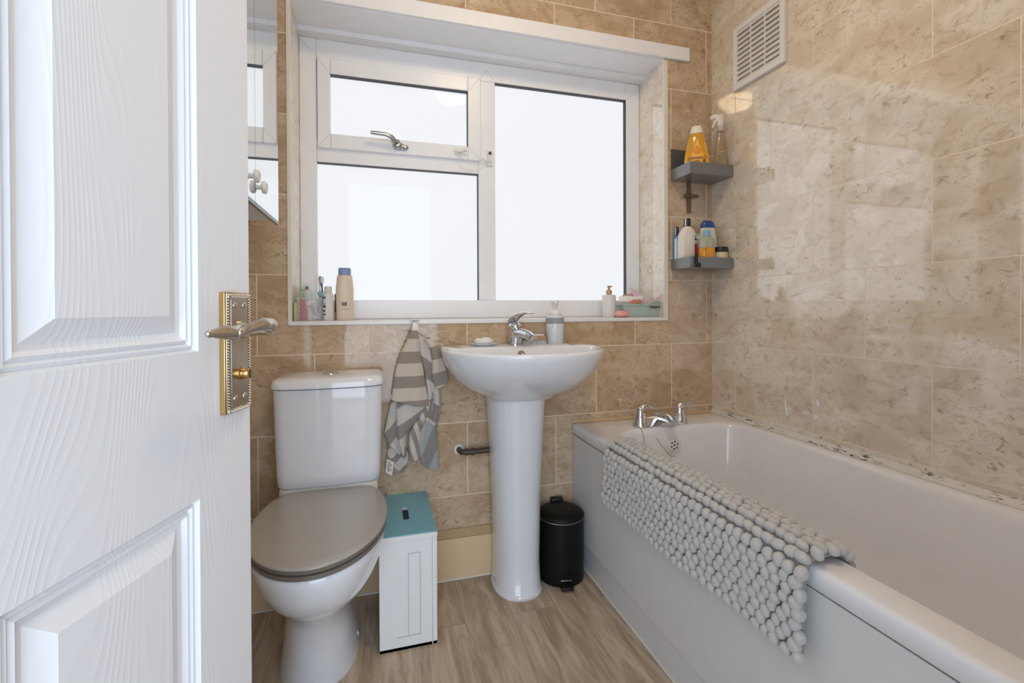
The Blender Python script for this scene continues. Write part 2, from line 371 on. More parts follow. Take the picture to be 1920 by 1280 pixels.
for G, y in ((G1, YW+.010), (G2, YW+.024), (G3, YW+.024)):
    MB().box(G[0]-.001, G[1]+.001, y, y+.02, G[2]-.001, G[3]+.001).build('pane', PM, win, smooth=0)
# mitre joints
q = MB()
def seg_line(xa, za, xb, zb, y, wd=.0009):
    d = Vector((xb-xa, 0, zb-za)); n_ = Vector((-d.z, 0, d.x)).normalized()*wd
    a_, b_ = Vector((xa, y, za)), Vector((xb, y, zb))
    q.add([a_-n_, b_-n_, b_+n_, a_+n_, a_-n_+Vector((0, .002, 0)), b_-n_+Vector((0, .002, 0)), b_+n_+Vector((0, .002, 0)), a_+n_+Vector((0, .002, 0))], [(0, 1, 2, 3), (4, 7, 6, 5), (0, 4, 5, 1), (1, 5, 6, 2), (2, 6, 7, 3), (3, 7, 4, 0)])
seg_line(FX0, FZ1-.008, SA[0], SA[3]+.004, YW-.0004); seg_line(FX1, FZ1-.02, G3[1], G3[3], YW-.0004)
seg_line(FX1, FZ0+.012, G3[1], G3[2], YW-.0004)
for (xa, za, xb, zb) in ((SA[0], SA[3], G1[0], G1[3]), (SA[1], SA[3], G1[1], G1[3]), (SA[0], SA[2], G1[0], G1[2]), (SA[1], SA[2], G1[1], G1[2])): seg_line(xa, za, xb, zb, ys-.0004)
mx = (G2[1]+G3[0])/2
seg_line(mx, G3[3]+.045, G2[1]+.008, G3[3]+.008, YW-.0004); seg_line(mx, G3[3]+.045, G3[0]-.004, G3[3]+.012, YW-.0004)
seg_line(mx, G3[2]-.032, G2[1]+.01, G3[2]-.008, YW-.0004, .0006); seg_line(mx, G3[2]-.032, G3[0]-.01, G3[2]-.008, YW-.0004, .0006)
q.build('joint_lines', GREYLINE, win, smooth=0)
# handle on the sash
h = MB(); yh = ys-.012
h.tube([(-.024, yh-.030, 1.663), (-.01, yh-.030, 1.663), (.03, yh-.030, 1.661), (.052, yh-.026, 1.655), (.068, yh-.014, 1.640)], [.0065, .0075, .0075, .009, .011], 14)
h.ell((.078, yh+.002, 1.634), .020, .012, .014); h.ell((.106, yh+.004, 1.629), .013, .008, .010); h.tube([(.078, yh, 1.634), (.106, yh+.004, 1.629)], .008)
h.lathe([(.0055, 0), (.0055, .014), (.004, .0155)], (.078, yh-.004, 1.641), 16, axis=(0, -1, .4))
h.box(.062, .100, ys-.004, ys+.001, 1.618, 1.646)
h.build('window_handle', PEWTER, win)
# cable restrictor
wc = mat('white_plastic', (232, 230, 226), .35)
h = MB(); h.box(.30, .352, ys-.006, ys+.001, 1.622, 1.644); h.ell((.318, ys-.010, 1.633), .018, .007, .007); h.ell((.334, ys-.009, 1.640), .018, .006, .006)
h.box(.438, .462, YW-.010, YW+.001, 1.590, 1.652); h.ell((.450, YW-.011, 1.612), .010, .009, .014)
pth = [(.308, ys-.010, 1.626), (.330, ys-.018, 1.602), (.363, ys-.022, 1.588), (.405, YW-.022, 1.588), (.438, YW-.014, 1.600)]
h.tube(pth, .0022, 8); h.tube([(.398, YW-.012, 1.622), (.42, YW-.012, 1.613), (.44, YW-.010, 1.604)], .0028, 8)
h.build('cable_restrictor', wc, win, bevel=.001)
h = MB(); h.lathe([(.0065, 0), (.0065, .003)], (.450, YW-.010, 1.640), 14, axis=(0, -1, 0)); h.build('restrictor_keyhole', GASKET, win)

# ------------------------------------------------------------------ ceiling lamp (above the frame; its glow shows in the glass)
lamp = empty('ceiling_lamp', 'round opal ceiling lamp fixed above the middle of the room, reflected in the top pane', 'lamp', (.47, .82, 2.4))
MB().lathe([(.12, -.012), (.12, 0)], (0, 0, 0), 32).build('base', WHITE, lamp)
MB().lathe([(.012, -.085), (.05, -.080), (.085, -.062), (.107, -.035), (.112, -.012)], (0, 0, 0), 32).build('lamp_shade', mat('opal_shade', (250, 236, 210), .4, emit=LAMP), lamp)

# ------------------------------------------------------------------ extractor vent on the right wall
vent = empty('extractor_vent', 'square white slatted air vent high on the tiled right wall', 'vent', (XR, 1.4415, 1.99))
hy, hz, d = .1235, .125, .016
b = MB(); b.box(-d, -.0005, -hy, -hy+.02, -hz, hz); b.box(-d, -.0005, hy-.02, hy, -hz, hz); b.box(-d, -.0005, -hy+.02, hy-.02, -hz, -hz+.022); b.box(-d, -.0005, -hy+.02, hy-.02, hz-.022, hz)
b.build('frame', wc, vent, bevel=.002)
MB().box(-.004, -.0008, -hy+.02, hy-.02, -hz+.02, hz-.02).build('backing', mat('vent_shadow', (196, 186, 172), .7), vent, smooth=0)
b = MB()
for k in (-1, 1): b.box(-.012, -.004, k*.034-.002, k*.034+.002, -hz+.02, hz-.02)
b.build('divider', wc, vent, smooth=0)
n = 11
for k in range(n):
    z = -hz+.027+(2*hz-.054)*k/(n-1)
    b = MB(); b.add([(-.013, -hy+.021, z-.0075), (-.013, hy-.021, z-.0075), (-.005, hy-.021, z+.0065), (-.005, -hy+.021, z+.0065), (-.014, -hy+.021, z-.005), (-.014, hy-.021, z-.005), (-.006, hy-.021, z+.009), (-.006, -hy+.021, z+.009)],
        [(0, 1, 2, 3), (4, 7, 6, 5), (0, 4, 5, 1), (1, 5, 6, 2), (2, 6, 7, 3), (3, 7, 4, 0)])
    b.build('slat', wc, vent, smooth=0)

# ------------------------------------------------------------------ mirrored cabinet
cab = empty('mirror_cabinet', 'mirrored wall cabinet hanging on the left wall beside the window', 'cabinet', (XL, 1.25, 1.254))
cw = -.284-XL
MB().box(.001, cw-.008, -.37, .277, .006, .80).build('carcass', mat('cabinet_white', (226, 226, 228), .4), cab, bevel=.001)
EDGE = mat('mirror_edge', (120, 122, 124), .3, metal=.6)
for (ya, yb_) in ((-.37, .0075), (.0095, .279)):
    dr = MB().box(cw-.0065, cw, ya, yb_, 0, .80).build('door', [MIRROR], cab, smooth=0)
    MB().box(cw-.0065, cw+.0008, ya, yb_, -.006, .004).build('edge_strip', EDGE, dr, smooth=0)
for yk, zk in ((-.035, .056), (.040, .048)):
    MB().lathe([(.006, 0), (.006, .006), (.014, .008), (.016, .013), (.014, .018), (.009, .0195), (.0085, .014), (.001, .014)], (cw, yk, zk), 20, axis=(1, 0, 0)).build('knob', wc, cab)

# ------------------------------------------------------------------ the door standing open at the left
ang = math.radians(17.67168); OFF = -.39129
door = bpy.data.objects.new('door_1', None); C.objects.link(door); door['kind'] = 'structure'; door['label'] = 'white panelled door standing open at the left'
# local axes: x = normal toward the room, y = along the door towards its free edge
door.rotation_euler = (0, 0, -ang); door.location = (OFF*math.cos(ang), -OFF*math.sin(ang), 0)
T0, T1 = -.11, .649
DM = door_mat()
def panel(b, t0, t1, z0, z1):
    prof = [(0, 0), (.003, -.007), (.007, -.004), (.010, -.0085), (.014, -.005), (.018, -.0095), (.0235, -.011), (.043, -.0015), (.0435, -.001)]
    rings = [[(x, t0+o, z0+o), (x, t1-o, z0+o), (x, t1-o, z1-o), (x, t0+o, z1-o)] for o, x in prof]
    b.loft(rings, False, True)
rects = []
cols = ((.0, .213), (.334-.0, .5465)); cols = ((-.005, .2065), (.334, .5465)); rows = ((.20, .772), (.949, 1.56), (1.68, 1.90))
b = MB()
ts = sorted([T0, T1]+[c for p in cols for c in p]); zs = sorted([.005, 1.985]+[c for p in rows for c in p])
for i in range(len(ts)-1):
    for j in range(len(zs)-1):
        if any(abs(ts[i]-c[0]) < 1e-6 for c in cols) and any(abs(zs[j]-r_[0]) < 1e-6 for r_ in rows): panel(b, ts[i], ts[i+1], zs[j], zs[j+1])
        else: b.add([(0, ts[i], zs[j]), (0, ts[i+1], zs[j]), (0, ts[i+1], zs[j+1]), (0, ts[i], zs[j+1])], [(0, 1, 2, 3)])
x1 = -.035
b.add([(0, T0, .005), (0, T1, .005), (0, T1, 1.985), (0, T0, 1.985), (x1, T0, .005), (x1, T1, .005), (x1, T1, 1.985), (x1, T0, 1.985)], [(4, 7, 6, 5), (0, 4, 5, 1), (1, 5, 6, 2), (2, 6, 7, 3), (3, 7, 4, 0)])
b.build('door_leaf', DM, door, smooth=25)
hp = bpy.data.objects.new('door_handle', None); C.objects.link(hp); hp.parent = door; hp.location = (0, .6105, .9425)
pw, ph = .0265, .079
MB().box(.0, .0075, -pw, pw, -ph, ph).build('backplate', BRASS, hp, bevel=.0012)
MB().box(.0075, .0092, -pw+.0015, pw-.0015, -ph+.0015, ph-.0015).build('face_plate', NICKEL, hp, bevel=.0008)
MB().box(.0092, .0106, -pw+.0085, pw-.0085, -ph+.009, ph-.009).build('inner_plate', NICKEL, hp, bevel=.0006)
b = MB(); q1 = pw-.0045; q2 = ph-.0045; st = .0036
def bead(y, z, a): b.ell((.0098, y, z), .0022, .0034, .0013, rot=Matrix.Rotation(a, 3, 'X'), n=8, m=6)
k = int(2*q2/st)
for i in range(k+1):
    for s in (-1, 1): bead(s*q1, -q2+2*q2*i/k, .7*s)
k = int(2*q1/st)
for i in range(k+1):
    for s in (-1, 1): bead(-q1+2*q1*i/k, s*q2, .9)
b.build('rope_border', NICKEL, hp, smooth=60)
b = MB()
for y, z in ((-.010, .062), (.010, .062), (-.010, -.060), (.010, -.060)):
    b.ell((.0106, y, z), .0022, .0042, .0042, n=14)
b.build('screw', NICKEL, hp)
MB().lathe([(.012, 0), (.012, .004), (.009, .008), (.0075, .030), (.0085, .040)], (.0105, .0, .030), 20, axis=(1, 0, 0)).build('boss', NICKEL, hp)
lz = .030
b = MB()
b.tube([(.046, .004, lz+.004), (.052, -.004, lz+.006), (.053, -.022, lz+.0075), (.051, -.042, lz+.004), (.049, -.060, lz-.001), (.047, -.072, lz-.001), (.046, -.086, lz+.0005), (.0455, -.100, lz), (.045, -.110, lz)],
       [.008, .0095, .0085, .0068, .0062, .0085, .0080, .0055, .0035], 18)
b.ell((.050, .004, lz+.005), .009, .0085, .0095); b.ell((.0575, -.004, lz+.004), .005, .0055, .0055)
b.ell((.053, -.068, lz-.001), .0055, .006, .006); b.ell((.045, -.110, lz), .0038, .005, .0045)
b.build('lever', NICKEL, hp, smooth=60)
MB().lathe([(.0085, 0), (.0085, .0015), (.0068, .002), (.0068, .0105), (.006, .0115)], (.0105, .003, -.029), 18, axis=(1, 0, 0)).build('thumb_turn', BRASS, hp)
MB().box(.0220, .0224, .002, .0042, -.035, -.023).build('slot', mat('dark_slot', (60, 48, 30), .6), hp, smooth=0)

# ------------------------------------------------------------------ toilet
TX = -.146
toi = empty('toilet', 'white close-coupled toilet with a taupe seat standing left of the basin', 'toilet', (TX, 1.40, 0))
def T(p): return (p[0]-TX, p[1]-1.40, p[2])
def tb(b): b.v = [T(p) for p in b.v]; return b
b = MB(); cy = 1.6035; hd = .0985
b.loft([rr(TX, cy, .142, hd-.006, .03, .462, bow=.010), rr(TX, cy, .148, hd-.002, .032, .468, bow=.012), rr(TX, cy, .150, hd-.001, .032, .50, bow=.014), rr(TX, cy, .1575, hd, .032, .758, bow=.018)])
tb(b).build('cistern', CER, toi, smooth=50)
b = MB()
b.loft([rr(TX, cy-.002, .158, hd+.002, .034, .7605, bow=.018), rr(TX, cy-.002, .162, hd+.005, .034, .7625, bow=.019), rr(TX, cy-.002, .162, hd+.005, .034, .776, bow=.019), rr(TX, cy-.001, .158, hd+.001, .032, .785, bow=.018), rr(TX, cy, .146, hd-.012, .03, .790, bow=.015), rr(TX, cy, .10, hd-.05, .03, .792, bow=.01)])
tb(b).build('cistern_lid', CER, toi, smooth=60)
b = MB(); b.lathe([(.025, 0), (.025, .003), (.022, .0045), (.019, .003), (.001, .006)], (TX, cy-.012, .7905), 28); fb = tb(b).build('flush_button', CHROME, toi)
def bowl_ring(cx, hw, yf, yb_, z, yw=None, n=48, sq=.75):
    """closed outline: rounded front, squarer back; yw = y of the widest point"""
    yw = yw if yw is not None else yf+(yb_-yf)*.45
    out = []
    for i in range(n):
        a = 2*PI*i/n; c_, s_ = math.cos(a), math.sin(a)
        if s_ < 0: x = hw*math.copysign(abs(c_)**.92, c_); y = yw+(yw-yf)*s_
        else: x = hw*math.copysign(abs(c_)**sq, c_)*(1-.0*s_); y = yw+(yb_-yw)*math.copysign(abs(s_)**sq, s_)
        out.append((cx+x, y, z))
    return out
b = MB()
R = [(.0, .106, 1.300, 1.66, 1.46), (.012, .106, 1.298, 1.66, 1.46), (.10, .091, 1.298, 1.66, 1.45), (.17, .084, 1.285, 1.665, 1.43), (.215, .086, 1.250, 1.67, 1.41), (.25, .100, 1.205, 1.675, 1.39),
     (.285, .120, 1.150, 1.68, 1.36), (.32, .138, 1.112, 1.68, 1.34), (.36, .152, 1.083, 1.685, 1.33), (.40, .160, 1.068, 1.69, 1.325), (.4195, .162, 1.064, 1.69, 1.325), (.424, .158, 1.068, 1.69, 1.325)]
b.loft([bowl_ring(TX+(-.020 if z < .2 else -.006 if z < .26 else 0), hw, yf, yb_, z, yw) for z, hw, yf, yb_, yw in R])
tb(b).build('bowl', CER, toi, smooth=60)
b = MB(); b.loft([rr(TX, 1.60, .14, .095, .03, .40), rr(TX, 1.60, .143, .096, .03, .45), rr(TX, 1.60, .140, .093, .03, .461)]); tb(b).build('cistern_ledge', mat('ivory_ledge', (232, 226, 214), .3), toi)
b = MB()
for s in (-1, 1): pass
b.ell((TX+.088-.012, 1.46, .03), .010, .010, .010)
tb(b).build('screw_cap', wc, toi)
def seat_ring(z, o):
    pts = []
    n = 40
    for i in range(n+1):
        a = PI+PI*i/n; pts.append((TX+(.168-o)*math.cos(a), 1.315+(.263-o)*math.sin(a), z))
    # up the right side to the straight back edge
    R2 = [(.168-o, 1.34), (.163-o, 1.39), (.148-o*.8, 1.45), (.125-o*.6, 1.490-o*.3), (.110-o*.5, 1.500-o), (.05, 1.503-o), (0, 1.504-o), (-.05, 1.503-o), (-.110+o*.5, 1.500-o), (-.125+o*.6, 1.490-o*.3), (-.148+o*.8, 1.45), (-.163+o, 1.39), (-.168+o, 1.34)]
    return pts+[(TX+x, y, z) for x, y in R2]
b = MB(); b.loft([seat_ring(.4265, .006), seat_ring(.4285, .003), seat_ring(.4375, .003), seat_ring(.4395, .008)]); tb(b).build('seat', TAUPE_E, toi, smooth=50)
b = MB(); b.loft([seat_ring(.4415, .004), seat_ring(.4435, .001), seat_ring(.452, .0005)], cap1=False, mi=1); b.loft([seat_ring(.452, .0005), seat_ring(.4555, .002), seat_ring(.4575, .007), seat_ring(.4595, .03)], cap0=False)
tb(b).build('seat_lid', [TAUPE_SHEEN, TAUPE_E], toi, smooth=50)

# ------------------------------------------------------------------ roll / cleaning box
bx = empty('storage_box', 'narrow white storage box with a teal lid on the floor beside the toilet', 'box', (.0815, 1.393, 0))
bw_, bd, bh = .083, .315, .322
b = MB(); t = .010
b.box(-bw_, bw_-.014, 0, .012, 0, bh); b.box(bw_-.0135, bw_, .0, bd, 0, bh); b.box(-bw_, -bw_+.012, .012, bd, 0, bh); b.box(-bw_, bw_, bd-.01, bd, 0, bh); b.box(-bw_, bw_, .0, bd, 0.0, .01)
b.build('body', BOXW, bx, bevel=.0008)
b = MB(); # shaker mouldings on the front panel
b.box(-.034, .034, -.0016, 0, .039, .0402, 0); b.box(.033, .0345, -.0016, 0, .039, .281, 0); b.box(-.0015, 0, -.0013, 0, .041, .277, 0); b.box(-.002, .034, -.0013, 0, .280, .2812, 0)
b.build('panel_line', mat('panel_line', (178, 177, 176), .6), bx, smooth=0)
lid = MB(); x0, x1, y0, y1, z0, z1 = -bw_-.001, bw_+.001, -.003, bd+.002, bh, bh+.012
sx0, sx1, sy0, sy1 = -.0095, .0095, .098, .205
for a in ((x0, sx0, y0, y1), (sx1, x1, y0, y1), (sx0, sx1, y0, sy0), (sx0, sx1, sy1, y1)): lid.box(*a, z0+.0002, z1, 0)
lid.build('lid_edge', BOXW, bx, smooth=0)
lid = MB()
for a in ((x0+.001, sx0, y0+.003, y1-.001), (sx1, x1-.001, y0+.003, y1-.001), (sx0, sx1, y0+.003, sy0+.004), (sx0, sx1, sy1-.004, y1-.001)): lid.box(*a, z1, z1+.0025, 0)
lid.build('lid', TEAL, bx, smooth=0)

# ------------------------------------------------------------------ basin and pedestal
BX = .482
bas = empty('pedestal_basin', 'white ceramic washbasin on a full pedestal below the window', 'basin', (BX, 1.55, 0))
def Bt(b): b.v = [(p[0]-BX, p[1]-1.55, p[2]) for p in b.v]; return b
NB = 72
def brim(hw, yf, z, yb_=1.700, yw=1.545, hb=None, k=1.0):
    """D outline: half ellipse in front of yw, gentle return to the wall behind"""
    out = []; hb = hb if hb is not None else hw*.93
    for i in range(NB):
        a = 2*PI*i/NB
        if math.sin(a) <= 0: out.append((BX+hw*math.copysign(abs(math.cos(a))**.93, math.cos(a)), yw+(yw-yf)*math.sin(a), z))
        else:
            f = (a/PI)          # right -> back -> left
            if f < .3: g = f/.3; x = hw+(hb-hw)*g**2; y = yw+(yb_-yw)*g
            elif f > .7: g = (1-f)/.3; x = -(hw+(hb-hw)*g**2); y = yw+(yb_-yw)*g
            else: x = hb*(1-(f-.3)/.2); y = yb_
            out.append((BX+x, y, z))
    return out
def inner(hw, hf, hb, cy, z):
    out = []
    for i in range(NB):
        a = 2*PI*i/NB; s_ = math.sin(a); c_ = math.cos(a)
        if s_ <= 0: out.append((BX+hw*math.copysign(abs(c_)**.93, c_), cy+hf*s_, z))
        else: out.append((BX+hw*math.copysign(abs(c_)**.55, c_), cy+hb*abs(s_)**.7, z))
    return out
rings = []
for z, hw, yf, hb in ((.684, .108, 1.494, .107), (.690, .112, 1.489, .112), (.700, .130, 1.470, .125), (.712, .160, 1.430, .14), (.735, .200, 1.385, .17), (.765, .235, 1.340, .205), (.80, .262, 1.303, .235), (.835, .276, 1.280, .252), (.852, .280, 1.274, .258), (.859, .279, 1.275, .258), (.8625, .275, 1.280, .255)):
    rings.append(brim(hw, yf, z, yb_=1.703, hb=hb))
rings += [inner(.262, .228, .020, 1.520, .8622), inner(.257, .222, .014, 1.520, .859), inner(.247, .208, .006, 1.518, .838), inner(.215, .160, .004, 1.505, .785), inner(.15, .09, .02, 1.47, .745), inner(.05, .03, .02, 1.46, .735)]
b = MB(); b.loft(rings); Bt(b).build('bowl', CER, bas, smooth=60)
b = MB(); rg = []
for z, hw, yf in ((.0, .088, 1.508), (.008, .088, 1.506), (.012, .085, 1.512), (.016, .083, 1.516), (.10, .080, 1.522), (.35, .085, 1.518), (.60, .098, 1.507), (.690, .104, 1.499)):
    out = []
    for i in range(48):
        a = 2*PI*i/48; s_ = math.sin(a); c_ = math.cos(a)
        out.append((BX-.004+hw*math.copysign(abs(c_)**.85, c_), 1.615+((1.615-yf)*s_ if s_ < 0 else .085*abs(s_)**.4), z))
    rg.append(out)
b.loft(rg); Bt(b).build('pedestal', CER, bas, smooth=60)
b = MB(); b.lathe([(.0085, 0), (.0125, .0), (.0125, .003), (.0085, .003), (.0075, -.004), (.0, -.004)], (BX-.014, 1.517, .8405), 24, axis=(0, -1, .25), cap0=False); Bt(b).build('overflow_ring', CHROME, bas)
b = MB(); b.lathe([(.022, .7365), (.022, .7385), (.001, .739)], (BX, 1.46, 0), 24); Bt(b).build('plug_waste', CHROME, bas)

# mixer tap
tap = empty('mixer_tap', 'chrome lever mixer tap standing on the washbasin', 'tap', (BX+.0, 1.640, .8622), math.radians(16)); tap.scale = (1.12, 1.12, 1.05)
b = MB()
b.loft([[(x*.0235, y*.024, z) for x, y in [(math.cos(2*PI*i/24), math.sin(2*PI*i/24)) for i in range(24)]] for z in (0, .004)]+[[(x*.021, y*.022-.003*s, .004+s*.01) for x, y in [(math.cos(2*PI*i/24), math.sin(2*PI*i/24)) for i in range(24)]] for s in (0, 2, 4, 5.2)])
b.build('body', CHROME, tap, smooth=60)
b = MB(); b.tube([(0, .0, .040), (0, -.025, .042), (0, -.055, .042), (0, -.085, .037), (0, -.098, .030)], [.020, .019, .016, .0145, .0135], 20); sp_ = b.build('spout', CHROME, tap, smooth=60)
b = MB(); b.lathe([(.0135, 0), (.0135, .008), (.0105, .0095), (.010, .004)], (0, -.099, .032), 20, axis=(0, -.45, -1)); b.build('aerator', CHROME, sp_)
b = MB(); b.ell((0, .0, .064), .0215, .023, .017); b.build('cartridge_cap', CHROME, tap, smooth=60)
b = MB(); path = [(0, .022, .066), (0, .018, .082), (0, .002, .095), (0, -.022, .105), (0, -.050, .112), (0, -.078, .114), (0, -.100, .111)]
wd = [.010, .017, .019, .017, .014, .012, .007]; th = [.006, .009, .010, .008, .0055, .004, .002]
rg = []
for i, p in enumerate(path):
    a = Vector(path[max(0, i-1)]); c_ = Vector(path[min(len(path)-1, i+1)]); tt = (c_-a).normalized(); u = Vector((1, 0, 0)); v = tt.cross(u)
    rg.append([Vector(p)+u*wd[i]*math.cos(2*PI*j/18)+v*th[i]*math.sin(2*PI*j/18) for j in range(18)])
b.loft(rg); b.build('lever', CHROME, tap, smooth=60)

# ------------------------------------------------------------------ bath
BZ = .541
tub = empty('bathtub', 'white acrylic bath with a panelled side along the right wall', 'bath', (1.066, .858, 0))
def Tt(b): b.v = [(p[0]-1.066, p[1]-.858, p[2]) for p in b.v]; return b
def rect_ring(x0, x1, y0, y1, r, z, n=8):
    if isinstance(r, (int, float)): r = (r,)*4
    pts = []
    for (cx, cy_, a0, q_) in ((x1, y0, -PI/2, r[0]), (x1, y1, 0, r[1]), (x0, y1, PI/2, r[2]), (x0, y0, PI, r[3])):
        sx = -1 if cx == x1 else 1; sy = 1 if cy_ == y0 else -1
        for i in range(n+1):
            a = a0+PI/2*i/n; pts.append((cx+sx*q_+q_*math.cos(a), cy_+sy*q_+q_*math.sin(a), z))
    return pts
o0, o1, p0, p1 = .737, 1.3945, .010, 1.7065
R = [rect_ring(o0+.002, o1, p0, p1, .006, .5005), rect_ring(o0, o1, p0, p1, .006, .502), rect_ring(o0, o1, p0, p1, .008, .529), rect_ring(o0+.0012, o1, p0+.0012, p1-.001, .008, .5345), rect_ring(o0+.0045, o1-.001, p0+.0045, p1-.001, .010, .5388), rect_ring(o0+.010, o1-.003, p0+.01, p1-.004, .012, BZ-.0005), rect_ring(o0+.014, o1-.005, p0+.014, p1-.006, .012, BZ),
     rect_ring(o0+.062, o1-.032, p0+.10, p1-.150, (.05, .08, .13, .05), BZ), rect_ring(o0+.067, o1-.036, p0+.105, p1-.155, (.05, .08, .13, .05), BZ-.0015), rect_ring(o0+.074, o1-.041, p0+.11, p1-.162, (.06, .08, .13, .06), BZ-.008), rect_ring(o0+.079, o1-.045, p0+.12, p1-.167, (.06, .08, .13, .06), BZ-.022),
     rect_ring(o0+.100, o1-.066, p0+.18, p1-.190, (.07, .09, .12, .07), .34), rect_ring(o0+.120, o1-.086, p0+.24, p1-.213, (.07, .09, .12, .07), .22), rect_ring(o0+.165, o1-.13, p0+.30, p1-.24, .08, .175), rect_ring(o0+.27, o1-.24, p0+.5, p1-.4, .05, .170)]
b = MB(); b.loft(R, cap0=False); Tt(b).build('tub', ACR, tub, smooth=55)
b = MB(); b.box(.7405, .752, .012, 1.7055, .108, .4965); Tt(b).build('side_panel', PANEL, tub, bevel=.002)
b = MB(); b.box(.7525, .760, .012, 1.7055, .0, .112); Tt(b).build('plinth', PANEL, tub)
b = MB(); b.tube([(.7515, .012, .003), (.7515, 1.70, .003)], .004, 8); Tt(b).build('sealant_bead', TRIMC, tub)
oc = Vector((1.074, 1.5325, .475)); on = Vector((0, -1, .14)).normalized()
b = MB(); b.lathe([(.036, -.004), (.036, .002), (.033, .004), (.027, .004), (.025, .010), (.022, .012), (.001, .012)], oc, 32, axis=on); Tt(b).build('overflow_plate', wc, tub)
b = MB(); ux = Vector((1, 0, 0)); uy = on.cross(ux)
for i in range(7):
    r_ = 0 if i == 0 else .0135; a = 2*PI*i/6+.3
    b.lathe([(.0032, 0), (.0032, .0009)], oc+on*.012+ux*r_*math.cos(a)+uy*r_*math.sin(a), 12, axis=on)
Tt(b).build('overflow_holes', mat('dark_hole', (40, 38, 36), .6), tub)
struct(MB().add([(XR-.001, .01, BZ-.002), (XR-.001, YB-.002, BZ-.002), (XR-.001, YB-.002, .561), (XR-.001, .01, .561), (XR-.010, .01, BZ+.0005), (XR-.010, YB-.002, BZ+.0005)], [(0, 4, 5, 1), (4, 3, 2, 5), (0, 3, 4), (1, 5, 2)]).build('trim_7', seal_mat(), smooth=0), 'mould-spotted white sealant where the bath meets the right wall')
struct(MB().add([(.735, YB-.001, BZ-.002), (XR-.004, YB-.001, BZ-.002), (XR-.004, YB-.001, .551), (.735, YB-.001, .551), (.735, YB-.007, BZ+.0005), (XR-.004, YB-.007, BZ+.0005)], [(0, 1, 5, 4), (4, 5, 2, 3), (0, 4, 3), (1, 2, 5)]).build('trim_8', mat('tan_sealant', (206, 176, 138), .5), smooth=0), 'tan sealant where the bath meets the window wall')

# bath mixer
bm = empty('bath_mixer', 'chrome two-lever bath tap on the far rim of the bath', 'tap', (1.056, 1.585, BZ+.0005), math.radians(0)); bm.scale = (1, 1, 1.12)
b = MB()
b.loft([rr(0, 0, .112, .028, .027, 0, n=8), rr(0, 0, .112, .028, .027, .004, n=8), rr(0, 0, .106, .0245, .024, .007, n=8), rr(0, 0, .100, .022, .0215, .026, n=8), rr(0, 0, .096, .017, .0165, .034, n=8), rr(0, 0, .085, .008, .0075, .0365, n=8)])
b.build('base', CHROME, bm, smooth=60)
for s in (-1, 1):
    b = MB(); b.lathe([(.0285, .004), (.0235, .030), (.020, .036), (.0185, .040), (.018, .052), (.013, .064), (.002, .069)], (s*.088, 0, 0), 24); hd_ = b.build('valve', CHROME, bm, smooth=60)
    b = MB(); b.tube([(s*.086, 0, .060), (s*.086+.014, -.006, .067), (s*.086+.032, -.012, .066), (s*.086+.045, -.017, .060)], [.010, .0095, .0075, .003], 14); b.build('lever', CHROME, hd_, smooth=60)
    b = MB(); b.ell((s*.086+.002, -.0165, .052), .003, .002, .003); b.build('indicator', BLACK, hd_)
b = MB(); b.tube([(-.005, -.010, .030), (-.005, -.035, .034), (-.005, -.070, .032), (-.005, -.095, .024)], [.022, .021, .018, .016], 18); b.ell((0.005, .004, .034), .034, .020, .013); b.build('spout', CHROME, bm, smooth=60)
b = MB(); b.lathe([(.011, .0), (.011, .034)], (.05, -.020, .0), 18); b.lathe([(.008, .0), (.008, .03)], (.028, -.030, .002), 18); b.build('diverter', CHROME, bm, smooth=60)
# bead chain and thin cord
b = MB(); pa, pb = Vector((.982, 1.5555, BZ+.008)), Vector((1.052, 1.516, .440))
nb = 46
for i in range(nb+1):
    f = i/nb; p = pa.lerp(pb, f); p.z -= .006*math.sin(PI*f); p.y -= .004*math.sin(PI*f)
    if f < .12: p = pa.lerp(Vector((.9904, 1.5460, BZ+.003)), f/.12)
    b.ell(p, .0014, .0014, .0014, n=6, m=4)
b.tube([pb, pb+Vector((.008, -.003, -.002)), pb+Vector((.018, -.004, -.003))], .0015, 6)
tag(b.build('plug_chain', PEWTER), 'thin bead chain hanging from the bath tap past the overflow', 'chain')
b = MB(); b.tube([(.944, 1.557, BZ+.004), (.948, 1.548, BZ+.003), (.951, 1.536, .52), (.953, 1.526, .47), (.954, 1.517, .42), (.954, 1.50, .30), (.954, 1.48, .20)], .0013, 6)
tag(b.build('cord', mat('pale_cord', (178, 170, 156), .6)), 'thin pale cord hanging from the left end of the bath tap', 'cord')

# ------------------------------------------------------------------ pebble bath mat over the rim
PB = mat('chenille_grey', (194, 192, 190), .95, sheen=.5, spec=.1, bump=(260, .5, .002), var=(9, .10))
BACK = mat('mat_backing', (150, 147, 143), .95)
ya, yb_ = .640, 1.372
